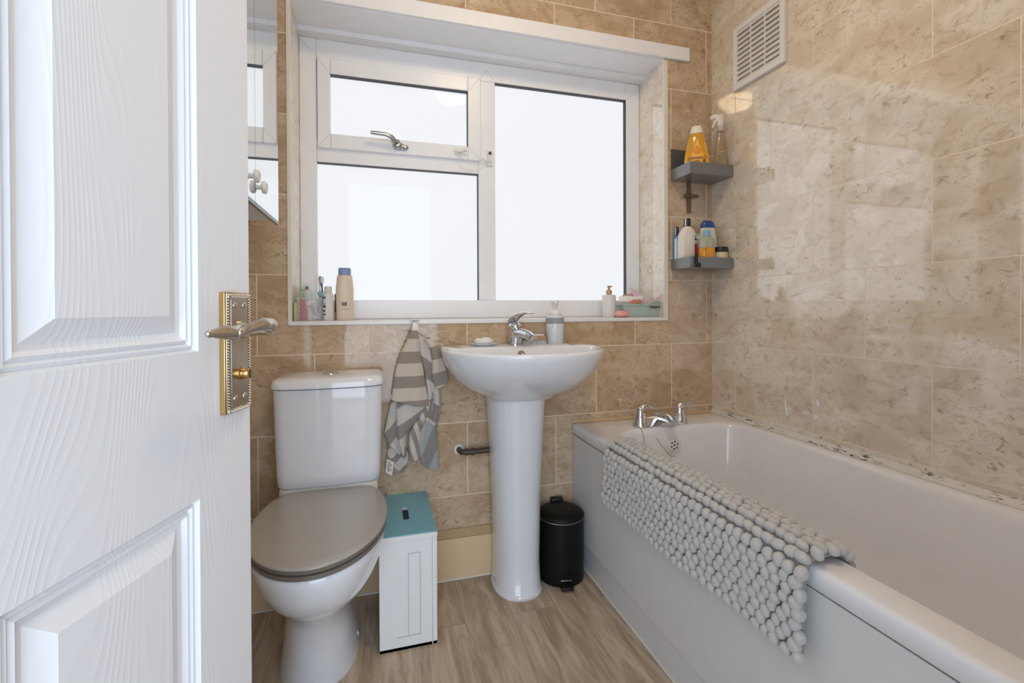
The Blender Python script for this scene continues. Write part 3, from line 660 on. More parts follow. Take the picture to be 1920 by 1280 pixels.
# cross-section of the drape: arc length parameter -> (x, z, outward normal)
sec = [(.7185, .376), (.7195, .41), (.7205, .46), (.7195, .515), (.7230, .5405), (.740, .5530), (.770, .5545), (.797, .5525), (.814, .538), (.821, .515), (.824, .497)]
cum = [0]
for i in range(1, len(sec)): cum.append(cum[-1]+math.dist(sec[i-1], sec[i]))
LEN = cum[-1]
def drape(s, y):
    s = max(0, min(LEN-1e-6, s)); i = max(j for j in range(len(cum)) if cum[j] <= s); i = min(i, len(sec)-2); f = (s-cum[i])/(cum[i+1]-cum[i])
    p = Vector((sec[i][0]*(1-f)+sec[i+1][0]*f, 0, sec[i][1]*(1-f)+sec[i+1][1]*f)); d_ = Vector((sec[i+1][0]-sec[i][0], 0, sec[i+1][1]-sec[i][1])).normalized()
    nrm = Vector((-d_.z, 0, d_.x))
    # a loose, slightly wavy hang
    lowf = max(0, 1-s/.16); p.x -= .005*lowf*(1+math.sin(y*14)); p.z -= .016*lowf*(y-ya)/(yb_-ya)
    p.y = y
    return p, nrm, d_
b = MB()
ns, ny = 24, 30; vs = []; fs = []
for i in range(ns+1):
    for j in range(ny+1):
        p, n_, _ = drape(LEN*i/ns, ya+(yb_-ya)*j/ny); vs.append(p+n_*.001)
for i in range(ns):
    for j in range(ny): fs.append((i*(ny+1)+j, i*(ny+1)+j+1, (i+1)*(ny+1)+j+1, (i+1)*(ny+1)+j))
b.add(vs, fs)
mt = empty('bath_mat', 'grey pebble-textured bath mat folded over the rim of the bath', 'bath mat', (.737, 1.0, .541))
mo = b.build('backing', BACK, None, solid=.003)
b = MB(); cs, cyy = .0205, .0245
nr = int(LEN/cs)+1; nc = int((yb_-ya)/cyy)
for i in range(nr+1):
    for j in range(nc+1):
        s_ = LEN*(i+.5)/(nr+1)+random.uniform(-.002, .002); y = ya+(yb_-ya)*(j+(.5 if i % 2 else .15))/(nc+.6)+random.uniform(-.0025, .0025)
        p, n_, d_ = drape(s_, y)
        ey = Vector((0, 1, 0)); tilt = random.uniform(-.35, .35)
        e1 = (ey*math.cos(tilt)+d_*math.sin(tilt)); e2 = n_.cross(e1)
        rot = Matrix((e1, e2, n_)).transposed()
        k = random.uniform(.88, 1.15)
        outer = s_ < .17
        a1, a2 = (.0108, .0128) if outer else (.0140, .0098)
        b.ell(p+n_*.0095, a1*k, a2*random.uniform(.92, 1.12), .0105*random.uniform(.9, 1.15), rot=rot, n=12, m=8, sup=.82)
pm = b.build('pebble_pile', PB, None, smooth=180)
for o in (mo, pm): o.parent = mt; o.location = (-.737, -1.0, -.541)

# ------------------------------------------------------------------ pedal bin
bn = empty('pedal_bin', 'small black pedal bin on the floor between the pedestal and the bath', 'bin', (.651, 1.618, 0), -.16)
MB().lathe([(.076, 0), (.084, .004), (.0845, .012), (.0845, .225)], (0, 0, 0), 48).build('body', mat('bin_black', (9, 9, 9), .4, spec=.3), bn)
MB().lathe([(.0855, .2255), (.0865, .227), (.0855, .2285), (.084, .229)], (0, 0, 0), 48, cap0=False, cap1=False).build('rim', mat('bin_rim', (170, 168, 166), .3, metal=1), bn)
MB().lathe([(.0845, .2290), (.086, .232), (.083, .240), (.070, .2485), (.045, .2525), (.001, .2535)], (0, 0, 0), 48).build('lid', mat('bin_lid', (11, 11, 11), .5, spec=.3), bn, smooth=50)
MB().box(-.025, .025, .060, .088, .20, .262).build('hinge', BLACK, bn, bevel=.006)
MB().box(-.022, .022, -.112, -.070, .006, .016).build('pedal', BLACK, bn, bevel=.003)
MB().box(-.020, .020, -.0865, -.080, .026, .030).build('pedal_slot', mat('bin_rim', (170, 168, 166), .3), bn, bevel=.001)

# ------------------------------------------------------------------ brown pipe from the wall to the pedestal
b = MB(); b.tube([(.284, YB+.0, .477), (.284, YB-.020, .477), (.287, YB-.031, .4765), (.297, YB-.038, .476), (.320, YB-.040, .476), (.395, YB-.041, .4775), (.420, YB-.041, .478)], .0105, 16)
b.lathe([(.0135, 0), (.0145, .003), (.0135, .008)], (.325, YB-.040, .476), 16, axis=(1, 0, 0)); b.lathe([(.0125, 0), (.0135, .003), (.0125, .006)], (.305, YB-.039, .476), 16, axis=(1, .03, 0))
pp = tag(b.build('waste_pipe', BROWNP, smooth=60), 'brown pipe running from the tiled wall to behind the pedestal', 'pipe')
b = MB(); b.lathe([(.0105, 0), (.019, .0), (.018, .003), (.0105, .003)], (.284, YB-.0005, .477), 24, axis=(0, -1, 0), cap0=False, cap1=False); b.build('collar', TRIMC, pp)

# ------------------------------------------------------------------ hook and towel
b = MB(); b.loft([[(x, y, z) for x, y in [(.126-w_, y0), (.126+w_, y0), (.126+w_, y1_), (.126-w_, y1_)]] for z, w_, y0, y1_ in ((.952, .007, YB-.020, YB-.0055), (.940, .0095, YB-.026, YB-.0055), (.915, .0135, YB-.034, YB-.0055), (.898, .011, YB-.045, YB-.034), (.892, .006, YB-.045, YB-.038))])
b.box(.108, .144, YB-.030, YB+.03, .9565, .9595)
tag(b.build('towel_hook', wc, bevel=.003, seg=3), 'white plastic hook hanging from the window sill holding the towel', 'hook')
tw = empty('hand_towel', 'grey and cream striped hand towel hanging from the sill hook beside the basin', 'towel', (.125, 1.66, .90))
def interp(pl_, f):
    L_ = [0]
    for i in range(1, len(pl_)): L_.append(L_[-1]+math.dist(pl_[i-1], pl_[i]))
    s = f*L_[-1]; i = max(j for j in range(len(L_)) if L_[j] <= s+1e-9); i = min(i, len(pl_)-2); g = (s-L_[i])/(L_[i+1]-L_[i])
    return pl_[i][0]*(1-g)+pl_[i+1][0]*g, pl_[i][1]*(1-g)+pl_[i+1][1]*g
def flap(left, right, y0, bulge, waves, amp, mtl, tilt=0.0, nu=26, nv=34, vdir=(0, 1), curl=0):
    b = MB(); vs = []; fs = []
    for i in range(nv+1):
        l = interp(left, i/nv); r = interp(right, i/nv)
        for j in range(nu+1):
            u = j/nu; x = l[0]*(1-u)+r[0]*u; z = l[1]*(1-u)+r[1]*u-.006*math.sin(PI*u)*(i/nv)
            y = y0-bulge*math.sin(PI*u)**.7-amp*math.sin(2*PI*waves*u+i/nv*.8)*min(1, .3+i/nv)+tilt*(u-.5)
            y -= curl*(i/nv)**6
            y = min(y, YB-.004)
            vs.append((x-.125, y-1.66, z-.90)); b.uv[i*(nu+1)+j] = (x, x*vdir[0]+z*vdir[1])
    for i in range(nv):
        for j in range(nu): a = i*(nu+1)+j; fs.append((a, a+nu+1, a+nu+2, a+1))
    b.add(vs, fs); return b.build('fold', mtl, tw, smooth=180, solid=.005, sub=1)
CRE, TAU, GRA, LGR = (205, 193, 178), (152, 140, 130), (146, 140, 136), (206, 198, 190)
TM1 = towel_mat('towel_stripe_front', CRE, TAU, .085, .02, .52)
TM2 = towel_mat('towel_stripe_side', CRE, TAU, .095, .30, .5)
TM3 = towel_mat('towel_stripe_reverse', LGR, GRA, .088, .0, .55)
TM4 = towel_mat('towel_stripe_low', LGR, TAU, .05, .0, .6)
TM5 = towel_mat('towel_stripe_dark', (172, 171, 170), GRA, .08, .35, .45)
flap([(.113, .922), (.089, .872), (.068, .828), (.053, .765), (.042, .683)], [(.133, .922), (.14, .846), (.152, .781), (.161, .716), (.171, .655)], 1.662, .012, 1.6, .004, TM1, curl=.006)
flap([(.128, .918), (.139, .844), (.158, .774), (.168, .692), (.160, .60)], [(.150, .905), (.189, .843), (.200, .767), (.212, .69), (.213, .645), (.197, .58)], 1.680, .010, 1.5, .007, towel_mat('towel_stripe_mid', LGR, TAU, .11, .15, .5), vdir=(.6, .8))
flap([(.152, .892), (.176, .854), (.185, .804), (.182, .759), (.194, .713)], [(.180, .890), (.210, .850), (.227, .802), (.240, .738)], 1.664, .012, 1.0, .003, TM2, vdir=(-.2, 1))
flap([(.041, .673), (.027, .61), (.016, .556), (.036, .52), (.079, .476)], [(.164, .676), (.130, .640), (.100, .597), (.090, .548), (.094, .481)], 1.684, .008, 2.0, .005, TM3, vdir=(-.75, .65))
flap([(.060, .672), (.060, .6), (.062, .55), (.081, .487)], [(.160, .655), (.128, .605), (.098, .572), (.088, .548), (.083, .484)], 1.668, .010, .8, .004, TM3, vdir=(-.5, .8))
flap([(.158, .652), (.106, .566), (.101, .516), (.103, .466)], [(.188, .691), (.178, .631), (.146, .578), (.138, .523), (.135, .466)], 1.676, .010, .8, .004, towel_mat('towel_stripe_low_b', LGR, TAU, .03, .2, .5), vdir=(1, .25))
flap([(.174, .70), (.149, .62), (.135, .565), (.134, .51), (.143, .445)], [(.212, .70), (.215, .636), (.199, .571), (.204, .484), (.206, .417)], 1.686, .012, 1.3, .006, TM5, vdir=(-.95, .4))
flap([(.026, .548), (.029, .478), (.048, .439), (.074, .425)], [(.075, .545), (.089, .512), (.101, .481), (.094, .437), (.084, .425)], 1.692, .006, 1.2, .004, TM4, vdir=(-.7, .7))
b = MB(); b.add([(.026-.125, -.004, .482-.9), (.050-.125, -.004, .468-.9), (.042-.125, -.012, .425-.9), (.021-.125, -.012, .439-.9)], [(0, 3, 2, 1)])
lb = b.build('care_label', mat('care_label', (226, 224, 220), .8), tw, smooth=0, solid=.0008)
b = MB()
for k in range(7):
    f = .12+.11*k; p = Vector((.026, 0, .482)).lerp(Vector((.021, 0, .439)), f); q_ = Vector((.050, 0, .468)).lerp(Vector((.042, 0, .425)), f)
    a_ = p.lerp(q_, .15); c_ = p.lerp(q_, .8 if k % 3 else .6); yy = -.0048-.008*f
    b.add([(a_.x-.125, yy, a_.z-.9), (c_.x-.125, yy, c_.z-.9), (c_.x-.125, yy-.0003, c_.z-.9022), (a_.x-.125, yy-.0003, a_.z-.9022)], [(0, 3, 2, 1)])
b.build('label_print', mat('label_print', (96, 94, 92), .8), lb, smooth=0, solid=.0003)
# ------------------------------------------------------------------ small things: helpers
def oval(hw, hd, z, n=28, p=2.0, cx=0, cy=0):
    out = []
    for i in range(n):
        a = 2*PI*i/n; c_, s_ = math.cos(a), math.sin(a); k = 2/p
        out.append((cx+hw*math.copysign(abs(c_)**k, c_), cy+hd*math.copysign(abs(s_)**k, s_), z))
    return out
def body(name, prof, m, parent, p=2.0, n=28, smooth=50, mi=None):
    b = MB(); b.loft([oval(q[1], q[2], q[0], n, q[3] if len(q) > 3 else p, q[4] if len(q) > 4 else 0) for q in prof]); return b.build(name, m, parent, smooth=smooth)
def patch(name, prof, a0, a1, z0, z1, m, parent, p=2.0, off=.0006, n=14, nz=8):
    """a printed label following the bottle's surface between two angles (degrees; -90 faces the room)"""
    b = MB(); vs = []; fs = []
    for i in range(nz+1):
        z = z0+(z1-z0)*i/nz; k = max(j for j in range(len(prof)) if prof[j][0] <= z+1e-9); k = min(k, len(prof)-2)
        f = (z-prof[k][0])/max(1e-9, prof[k+1][0]-prof[k][0]); hw = prof[k][1]*(1-f)+prof[k+1][1]*f; hd = prof[k][2]*(1-f)+prof[k+1][2]*f
        pp_ = prof[k][3] if len(prof[k]) > 3 else p
        for j in range(n+1):
            a = math.radians(a0+(a1-a0)*j/n); c_, s_ = math.cos(a), math.sin(a); e = 2/pp_
            vs.append(((hw+off)*math.copysign(abs(c_)**e, c_), (hd+off)*math.copysign(abs(s_)**e, s_), z))
    for i in range(nz):
        for j in range(n): q_ = i*(n+1)+j; fs.append((q_, q_+1, q_+n+2, q_+n+1))
    b.add(vs, fs); return b.build(name, m, parent, smooth=60)
def plastic(name, col, rough=.3, **k): return mat(name, col, rough, **k)
INK = mat('dark_print', (66, 62, 62), .5)
SZ = .9567

# ------------------------------------------------------------------ left end of the sill
o = empty('lotion_bottle', 'tall beige lotion bottle with a blue cap on the left end of the sill', 'bottle', (-.115, 1.775, SZ), .12)
P = [(0, .027, .017, 3), (.003, .029, .0185, 3), (.06, .030, .019, 3), (.11, .0305, .0185, 2.8), (.150, .0265, .018, 2.6), (.1595, .0255, .0175, 2.5), (.161, .023, .016, 2.5)]
body('body', P, plastic('beige_plastic', (224, 206, 186), .35), o)
body('cap', [(.161, .0205, .015), (.163, .0215, .0155), (.183, .0215, .0155), (.1875, .019, .013), (.188, .005, .004)], plastic('blue_cap', (130, 152, 190), .4), o, p=2.8)
b = MB()
for k, (xa, xb) in enumerate(((-.011, -.009), (-.0078, -.0068), (-.0058, -.0030), (-.002, -.0012), (0, .0052))): b.box(xa, xb, -.0200, -.0190, .052, .065)
b.build('barcode', INK, o, smooth=0)
b = MB(); b.box(-.020, .012, -.0200, -.0192, .039, .0405); b.build('print_line', mat('pale_print', (178, 160, 146), .5), o, smooth=0)

o = empty('toner_bottle', 'small white bottle with pale cap and dark side print left of the beige bottle', 'bottle', (-.170, 1.768, SZ), .25)
P = [(0, .0165, .0155), (.002, .018, .017), (.088, .018, .017), (.095, .016, .015), (.0975, .011, .011)]
body('body', P, plastic('white_bottle', (228, 224, 220), .3), o, p=2.6)
body('cap', [(.0975, .0120, .0120), (.0985, .0125, .0125), (.119, .0128, .0128), (.1205, .012, .012)], plastic('pale_cap', (220, 224, 210), .4), o, p=2.2)
for k, (za, zb) in enumerate(((.078, .084), (.058, .060), (.046, .053), (.031, .037), (.020, .024))):
    patch('print', P, -165, -128 if k % 2 else -120, za, zb, INK, o, p=2.6, nz=1)

o = empty('dark_bottle', 'dark olive bottle with a beige foot half hidden behind the tall beige bottle', 'bottle', (-.137, 1.812, SZ))
body('body', [(.028, .015, .012), (.030, .016, .013), (.092, .016, .013), (.096, .013, .011)], plastic('olive_dark', (72, 70, 60), .4), o, p=2.6)
body('foot', [(0, .015, .012), (.001, .016, .013), (.0278, .016, .013)], plastic('tan_foot', (206, 166, 122), .4), o, p=2.6)

tub_ = empty('toiletry_tub', 'clear plastic tub holding toothpaste and brushes in the left corner of the sill', 'tub', (-.232, 1.790, SZ))
CLEAR = mat('clear_plastic', (240, 242, 244), .06, trans=.0, alpha=.13, spec=.8)
b = MB(); hw, hd, hh, t = .039, .034, .079, .0015
b.box(-hw, hw, -hd, -hd+t, 0, hh); b.box(-hw, hw, hd-t, hd, 0, hh); b.box(-hw, -hw+t, -hd+t, hd-t, 0, hh); b.box(hw-t, hw, -hd+t, hd-t, 0, hh); b.box(-hw+t, hw-t, -hd+t, hd-t, 0, t)
b.build('wall', CLEAR, tub_, smooth=0)
b = MB()
b.tube([(-hw, -hd, hh), (hw, -hd, hh), (hw, hd, hh), (-hw, hd, hh)], .0014, 8, closed=True); b.build('rim', mat('clear_rim', (226, 230, 232), .15, spec=.8), tub_)
for x in (-hw+.004, hw-.007):
    b = MB()
    for k in range(9): b.ell((x+(k % 2)*.003, -hd-.0005, .008+k*.008), .0026, .001, .0036, n=8, m=5)
    b.build('embossed_pattern', mat('clear_rim2', (196, 202, 206), .1, spec=.9), tub_)

def tube_thing(name, label, cat, loc, rx, ry, L_, w_, m, capm, caph=.022, capw=.011):
    o = empty(name, label, cat, loc); o.rotation_euler = (rx, ry, 0)
    b = MB(); b.loft([oval(w_, .001, 0, 24, 2), oval(w_*.98, .004, L_*.3, 24), oval(w_*.95, .009, L_*.7, 24), oval(w_*.85, .012, L_*.95, 24), oval(w_*.5, .008, L_, 24)]); b.build('body', m, o, smooth=60)
    b = MB(); b.loft([oval(w_*.82, .013, L_-.001, 24), oval(w_*.80, .0125, L_+caph*.6, 24), oval(capw*.8, .0085, L_+caph, 24), oval(capw*.4, .004, L_+caph+.0012, 24)]); b.build('cap', capm, o, smooth=50); return o
o = tube_thing('toothpaste_tube', 'white and pink tube with a grey cap standing in the clear tub', 'tube', (-.219, 1.776, SZ+.004), 0, -.22, .072, .019, plastic('tube_white', (232, 224, 228), .35), plastic('tube_cap', (196, 206, 206), .4), .034, .014)
b = MB(); b.add([(.004, -.0135, .016), (.014, -.012, .010), (.010, -.0135, .058), (.002, -.014, .045)], [(0, 1, 2, 3)]); b.build('printed_flash', mat('mauve_print', (176, 140, 150), .4), o, smooth=0, solid=.0004)
b = MB(); b.box(-.006, .004, -.0142, -.0134, .044, .050); b.build('print', mat('grey_print', (150, 146, 150), .4), o, smooth=0)
o = MB().box(-.0125, .0125, -.0015, .0015, 0, .074).build('red_card', plastic('red_card', (186, 74, 92), .5), None, bevel=.0008); o.location = (-.251, 1.770, SZ+.002); tag(o, 'flat red packet standing at the left inside the clear tub', 'packet')
o = tube_thing('green_tube', 'pale green tube standing behind the clear tub against the window frame', 'tube', (-.255, 1.846, SZ+.0005), 0, .02, .112, .022, plastic('green_tube', (196, 222, 184), .35), plastic('green_tube_cap', (206, 226, 200), .35), .012, .016)
o = empty('green_bottle', 'low green and amber bottle between the clear tub and the left reveal', 'bottle', (-.2725, 1.742, SZ)); body('body', [(0, .006, .014), (.002, .0065, .016), (.045, .0065, .016), (.060, .005, .010), (.064, .003, .005)], plastic('green_amber', (190, 194, 140), .3), o)
def brush(label, loc, rx, ry, rz, hm, bm_):
    o = empty('toothbrush', label, 'toothbrush', loc); o.rotation_euler = (rx, ry, rz)
    b = MB(); b.tube([(0, 0, 0), (0, 0, .05), (0, 0, .09), (0, 0, .118), (0, 0, .135), (0, 0, .152), (0, 0, .158)], [.0045, .0055, .0042, .0028, .0045, .0055, .003], 12); b.build('handle', hm, o, smooth=60)
    MB().box(-.0045, .0045, -.014, -.003, .134, .155).build('bristles', bm_, o, bevel=.001)
WB = plastic('bristle_white', (232, 232, 234), .7)
brush('toothbrush with a navy head leaning left out of the clear tub', (-.181, 1.800, SZ+.0), .06, -.13, .4, plastic('navy_handle', (82, 92, 124), .35), WB)
brush('white toothbrush with bristles to the right leaning in the clear tub', (-.201, 1.806, SZ+.002), 0, .03, 2.0, plastic('white_handle', (226, 228, 232), .35), WB)
o = empty('razor', 'blue razor head sticking up at the right of the clear tub', 'razor', (-.208, 1.788, SZ+.003)); o.rotation_euler = (0, .10, 0)
b = MB(); b.tube([(0, 0, 0), (0, 0, .08), (.002, -.002, .086)], .004, 12); b.build('handle', plastic('razor_blue', (120, 168, 196), .3), o)
b = MB(); b.ell((.004, -.003, .092), .0125, .006, .010, rot=Matrix.Rotation(.5, 3, 'Y'), sup=.7); b.build('head', plastic('razor_blue2', (132, 178, 200), .3), o)
o = empty('toothbrush_grip', 'orange and blue rubber tip showing above the grey toothpaste cap', 'toothbrush', (-.244, 1.806, SZ+.003))
b = MB(); b.tube([(0, 0, 0), (0, 0, .095)], .0045, 12); b.build('handle', plastic('white_handle', (226, 228, 232), .35), o)
b = MB(); b.ell((.001, 0, .103), .0065, .006, .009); b.build('rubber_tip', plastic('orange_tip', (206, 92, 62), .4), o)
b = MB(); b.ell((-.001, 0, .115), .0055, .005, .006); b.build('blue_tip', plastic('steel_blue', (96, 128, 152), .4), o)

# ------------------------------------------------------------------ right end of the sill
o = empty('lotion_dispenser', 'white pump dispenser with a gold pump on the right end of the sill', 'dispenser', (.941, 1.785, SZ))
body('body', [(0, .027, .027), (.002, .0285, .0285), (.090, .0285, .0285), (.0945, .026, .026), (.096, .014, .014)], plastic('white_pump_body', (228, 224, 222), .35), o)
GOLD = plastic('gold_pump', (190, 160, 108), .35, metal=.3)
body('collar', [(.0955, .009, .009), (.099, .009, .009), (.0995, .0125, .0125), (.114, .0125, .0125), (.1155, .007, .007)], GOLD, o)
b = MB(); b.tube([(0, 0, .114), (0, 0, .128)], .0055, 12); b.box(-.006, .006, -.006, .006, .126, .1335); b.tube([(.004, -.002, .1300), (.013, -.006, .1310)], [.0035, .0022], 10); b.build('pump_head', GOLD, o, bevel=.0008)
o = MB().ell((0, 0, 0), .034, .021, .0145, n=28, m=14, sup=.8).build('soap_bar', plastic('pink_soap', (236, 170, 166), .4, coat=.2), None, smooth=180); o.location = (.982, 1.752, SZ+.0148); tag(o, 'oval pink soap bar lying in front of the green basket', 'soap')
bk = empty('storage_basket', 'small sage green woven plastic basket in the right corner of the sill', 'basket', (1.085, 1.800, SZ), -.04)
SAGE = emb_mat('sage_weave', (186, 200, 192), 230, .002)
b = MB(); n_ = 6
def rrect(hw, hd, r, z, n=n_): return rect_ring(-hw, hw, -hd, hd, r, z, n)
b.loft([rrect(.084, .050, .016, 0), rrect(.086, .052, .017, .003), rrect(.093, .057, .018, .046), rrect(.091, .055, .018, .046), rrect(.083, .049, .016, .004)], True, True); b.build('weave', SAGE, bk, smooth=50)
SR = plastic('sage_rim', (168, 186, 178), .45)
b = MB(); b.loft([rrect(.0930, .0570, .018, .046), rrect(.0965, .0605, .019, .047), rrect(.0975, .0615, .019, .054), rrect(.0955, .0595, .019, .056), rrect(.0905, .0545, .018, .056), rrect(.0905, .0545, .018, .046)], False, False); b.build('rim', SR, bk, smooth=50)
for yy in (-.0590, .0590):
    b = MB(); b.tube([(.016, yy, .052), (.030, yy, .060), (.042, yy, .067), (.062, yy, .067), (.074, yy, .061), (.084, yy, .052)], [.003, .0045, .005, .005, .0045, .003], 12); b.build('handle', SR, bk, smooth=60)
b = MB(); b.loft([[(x, -.0598, z) for x, z in pts_] for pts_ in [[(.050+.029*math.cos(2*PI*i/20), .045+.0085*math.sin(2*PI*i/20)) for i in range(20)]]]+[[(.050+.029*math.cos(2*PI*i/20), -.0560, .045+.0085*math.sin(2*PI*i/20)) for i in range(20)]]); b.build('handle_hole', mat('hole_brown', (96, 74, 68), .6), bk)
b = MB(); b.tube([(.050+.030*math.cos(2*PI*i/24), -.0605, .045+.0095*math.sin(2*PI*i/24)) for i in range(24)], .0017, 8, closed=True); b.build('hole_rim', SR, bk)
def sachet(name, label, cat, pts, m, th_=.007):
    """a soft packet: four corners, puffed in the middle"""
    a, b_, c_, d_ = [Vector(p) for p in pts]; B = MB(); n = 8; vs = []; nn = (b_-a).cross(d_-a).normalized()
    for s in (1, -1):
        for i in range(n+1):
            for j in range(n+1):
                u, v = i/n, j/n; p = a*(1-u)*(1-v)+b_*u*(1-v)+c_*u*v+d_*(1-u)*v
                vs.append(p+nn*s*(th_*(math.sin(PI*u)*math.sin(PI*v))**.6+.0003)+nn*.0012*math.sin(9*u+5*v))
    fs = []; q = (n+1)**2
    for i in range(n):
        for j in range(n):
            k = i*(n+1)+j; fs.append((k, k+n+1, k+n+2, k+1)); fs.append((q+k, q+k+1, q+k+n+2, q+k+n+1))
    for i in range(n):
        for k, k2 in ((i*(n+1), (i+1)*(n+1)), ((i+1)*(n+1)+n, i*(n+1)+n), (i+1, i), (n*(n+1)+i, n*(n+1)+i+1)): fs.append((k, k2, q+k2, q+k))
    B.add(vs, fs); o = B.build(name, m, None, smooth=60); tag(o, label, cat); return o
z0 = SZ
sachet('pink_packet', 'mauve pink packet sticking up from the green basket', 'packet', [(1.050, 1.800, z0+.128), (1.078, 1.795, z0+.062), (1.150, 1.785, z0+.048), (1.148, 1.800, z0+.078)], plastic('mauve_film', (224, 196, 216), .3), .003)
sachet('cotton_packet', 'white packet lying over the left end of the green basket', 'packet', [(.985, 1.778, z0+.066), (1.080, 1.765, z0+.064), (1.110, 1.790, z0+.090), (1.000, 1.810, z0+.090)], plastic('white_film', (238, 232, 232), .35), .007)
sachet('tan_packet', 'tan packet at the back of the green basket behind the white packet', 'packet', [(1.005, 1.822, z0+.070), (1.085, 1.822, z0+.070), (1.085, 1.826, z0+.104), (1.030, 1.826, z0+.096)], plastic('tan_film', (196, 160, 146), .5), .004)
sachet('brown_packet', 'copper brown packet lying low at the front of the green basket', 'packet', [(1.010, 1.752, z0+.058), (1.075, 1.750, z0+.058), (1.080, 1.764, z0+.076), (1.040, 1.764, z0+.074)], plastic('copper_film', (196, 132, 104), .4), .003)

# ------------------------------------------------------------------ things on the basin
DZ = .8626
o = MB(); o.loft([oval(.030, .020, 0, 32), oval(.040, .028, .0025, 32), oval(.053, .037, .008, 32), oval(.055, .038, .0095, 32), oval(.053, .036, .0095, 32), oval(.038, .026, .0045, 32), oval(.02, .012, .004, 32)])
o = o.build('soap_dish', mat('glass_dish', (222, 224, 224), .1, spec=.8), None, smooth=60); o.location = (.366, 1.642, DZ); tag(o, 'shallow oval glass soap dish at the left of the basin tap', 'dish')
b = MB(); b.ell((0, 0, 0), .036, .024, .0125, n=28, m=14, sup=.85)
b.v = [(x, y, z+(.0022*math.sin(x*170+y*60) if z > 0 else 0)) for x, y, z in b.v]
o = b.build('soap_bar', plastic('white_soap', (236, 234, 230), .5), None, smooth=180); o.location = (.366, 1.642, DZ+.0045+.0125); tag(o, 'worn white soap bar lying in the dish on the basin', 'soap')
nb_ = empty('nail_brush', 'wooden nail brush lying bristles down beside the basin tap', 'brush', (.563, 1.660, DZ), .03)
WOOD = mat('brush_wood', (176, 146, 120), .5, var=(60, .15))
MB().box(-.045, .045, -.016, .016, .013, .031).build('handle', WOOD, nb_, bevel=.003)
MB().box(-.042, .036, -.013, .013, .0312, .0365).build('top_pad', plastic('brush_pad', (232, 232, 228), .6), nb_, bevel=.001)
b = MB()
for i in range(22):
    for j in range(4):
        x = -.042+.084*i/21; y = -.0135+.009*j; b.tube([(x, y, .0132), (x+random.uniform(-.0012, .0012), y+random.uniform(-.001, .001), .0003)], [.0011, .0014], 6)
b.build('bristles', plastic('bristle_white', (232, 232, 234), .7), nb_)
o = empty('foam_dispenser', 'clear foam dispenser with white pump and grey band on the basin', 'dispenser', (.645, 1.655, DZ))
FR = mat('frosted_plastic', (214, 219, 222), .18, spec=.7)
P = [(0, .0305, .0305), (.002, .032, .032), (.060, .0335, .0335), (.104, .0335, .0335), (.108, .031, .031), (.109, .022, .022)]
body('bottle', P, FR, o); patch('grey_band', P, 0, 360, .076, .098, plastic('grey_band', (150, 152, 156), .5), o, n=36, nz=2); patch('seam', P, 0, 360, .070, .0725, WHITE, o, n=36, nz=1, off=.0012)
body('collar', [(.1085, .021, .021), (.1100, .0225, .0225), (.120, .0222, .0222), (.127, .018, .018), (.1275, .010, .010)], wc, o)
b = MB(); b.lathe([(.0095, .127), (.0095, .137), (.0115, .139), (.0115, .154), (.0120, .156)], n=24); b.lathe([(.0175, .156), (.020, .1575), (.020, .161), (.017, .163)], n=28, sx=1, sy=.9); b.tube([(-.002, -.012, .159), (-.008, -.030, .157)], [.006, .0045], 10); b.build('pump_head', wc, o, smooth=50)
tx = text('lettering', 'purdy', o, mat('white_print', (246, 248, 250), .4), (-.0155, -.0300, .036), (PI/2, PI/2, -.47), .020, .0004)

# ------------------------------------------------------------------ corner trays
def tray(label, x0, x1, y0, y1, z0, z1, plate):
    o = empty('corner_tray', label, 'shelf', ((x0+x1)/2, (y0+y1)/2, z0)); cx, cy_ = (x0+x1)/2, (y0+y1)/2; t = .0018
    b = MB(); hx, hy_ = (x1-x0)/2, (y1-y0)/2; H = z1-z0
    b.box(-hx, hx, -hy_, -hy_+t, 0, H); b.box(-hx, hx, hy_-t, hy_, 0, H); b.box(-hx, -hx+t, -hy_+t, hy_-t, 0, H); b.box(hx-t, hx, -hy_+t, hy_-t, 0, H); b.box(-hx+t, hx-t, -hy_+t, hy_-t, 0, t)
    b.build('basket', DGREY, o, bevel=.0006)
    if plate:
        b = MB(); b.box(-hx+.001, -hx+.075, hy_-.0015, hy_+.003, H+.0003, H+.088); b.build('mounting_plate', mat('dark_plate', (84, 84, 86), .45), o, bevel=.001)
    return o
tray('upper grey metal corner tray holding the amber shampoo bottle', 1.189, 1.3935, 1.577, 1.7045, 1.529, 1.576, True)
tray('lower grey metal corner tray holding the white bottles', 1.189, 1.3935, 1.577, 1.7045, 1.156, 1.199, False)
b = MB(); b.box(1.269, 1.286, YB-.008, YB-.0005, 1.40, 1.528); b.build('x', mat('hook_brown', (120, 96, 76), .5), None); hk = bpy.data.objects['x']; hk.name = 'adhesive_hook'; tag(hk, 'brown adhesive wall hook with a cross bar between the two corner trays', 'hook')
b = MB(); b.tube([(1.246, YB-.016, 1.470), (1.312, YB-.016, 1.470)], .0065, 12); b.box(1.272, 1.283, YB-.016, YB-.008, 1.466, 1.474); b.build('cross_bar', mat('hook_brown', (120, 96, 76), .5), hk)
b = MB(); b.tube([(1.206, 1.5815, 1.197), (1.206, 1.5735, 1.203), (1.206, 1.5715, 1.196), (1.2065, 1.571, 1.165)], [.005, .006, .006, .006], 12); b.lathe([(.0095, 0), (.0095, .006)], (1.213, 1.569, 1.164), 20, axis=(.1, -1, .1))
b.v = [(x+.006, y, z) for x, y, z in b.v]
tag(b.build('tray_hook', BLACK, None), 'small black hook clipped over the front edge of the lower corner tray', 'hook')

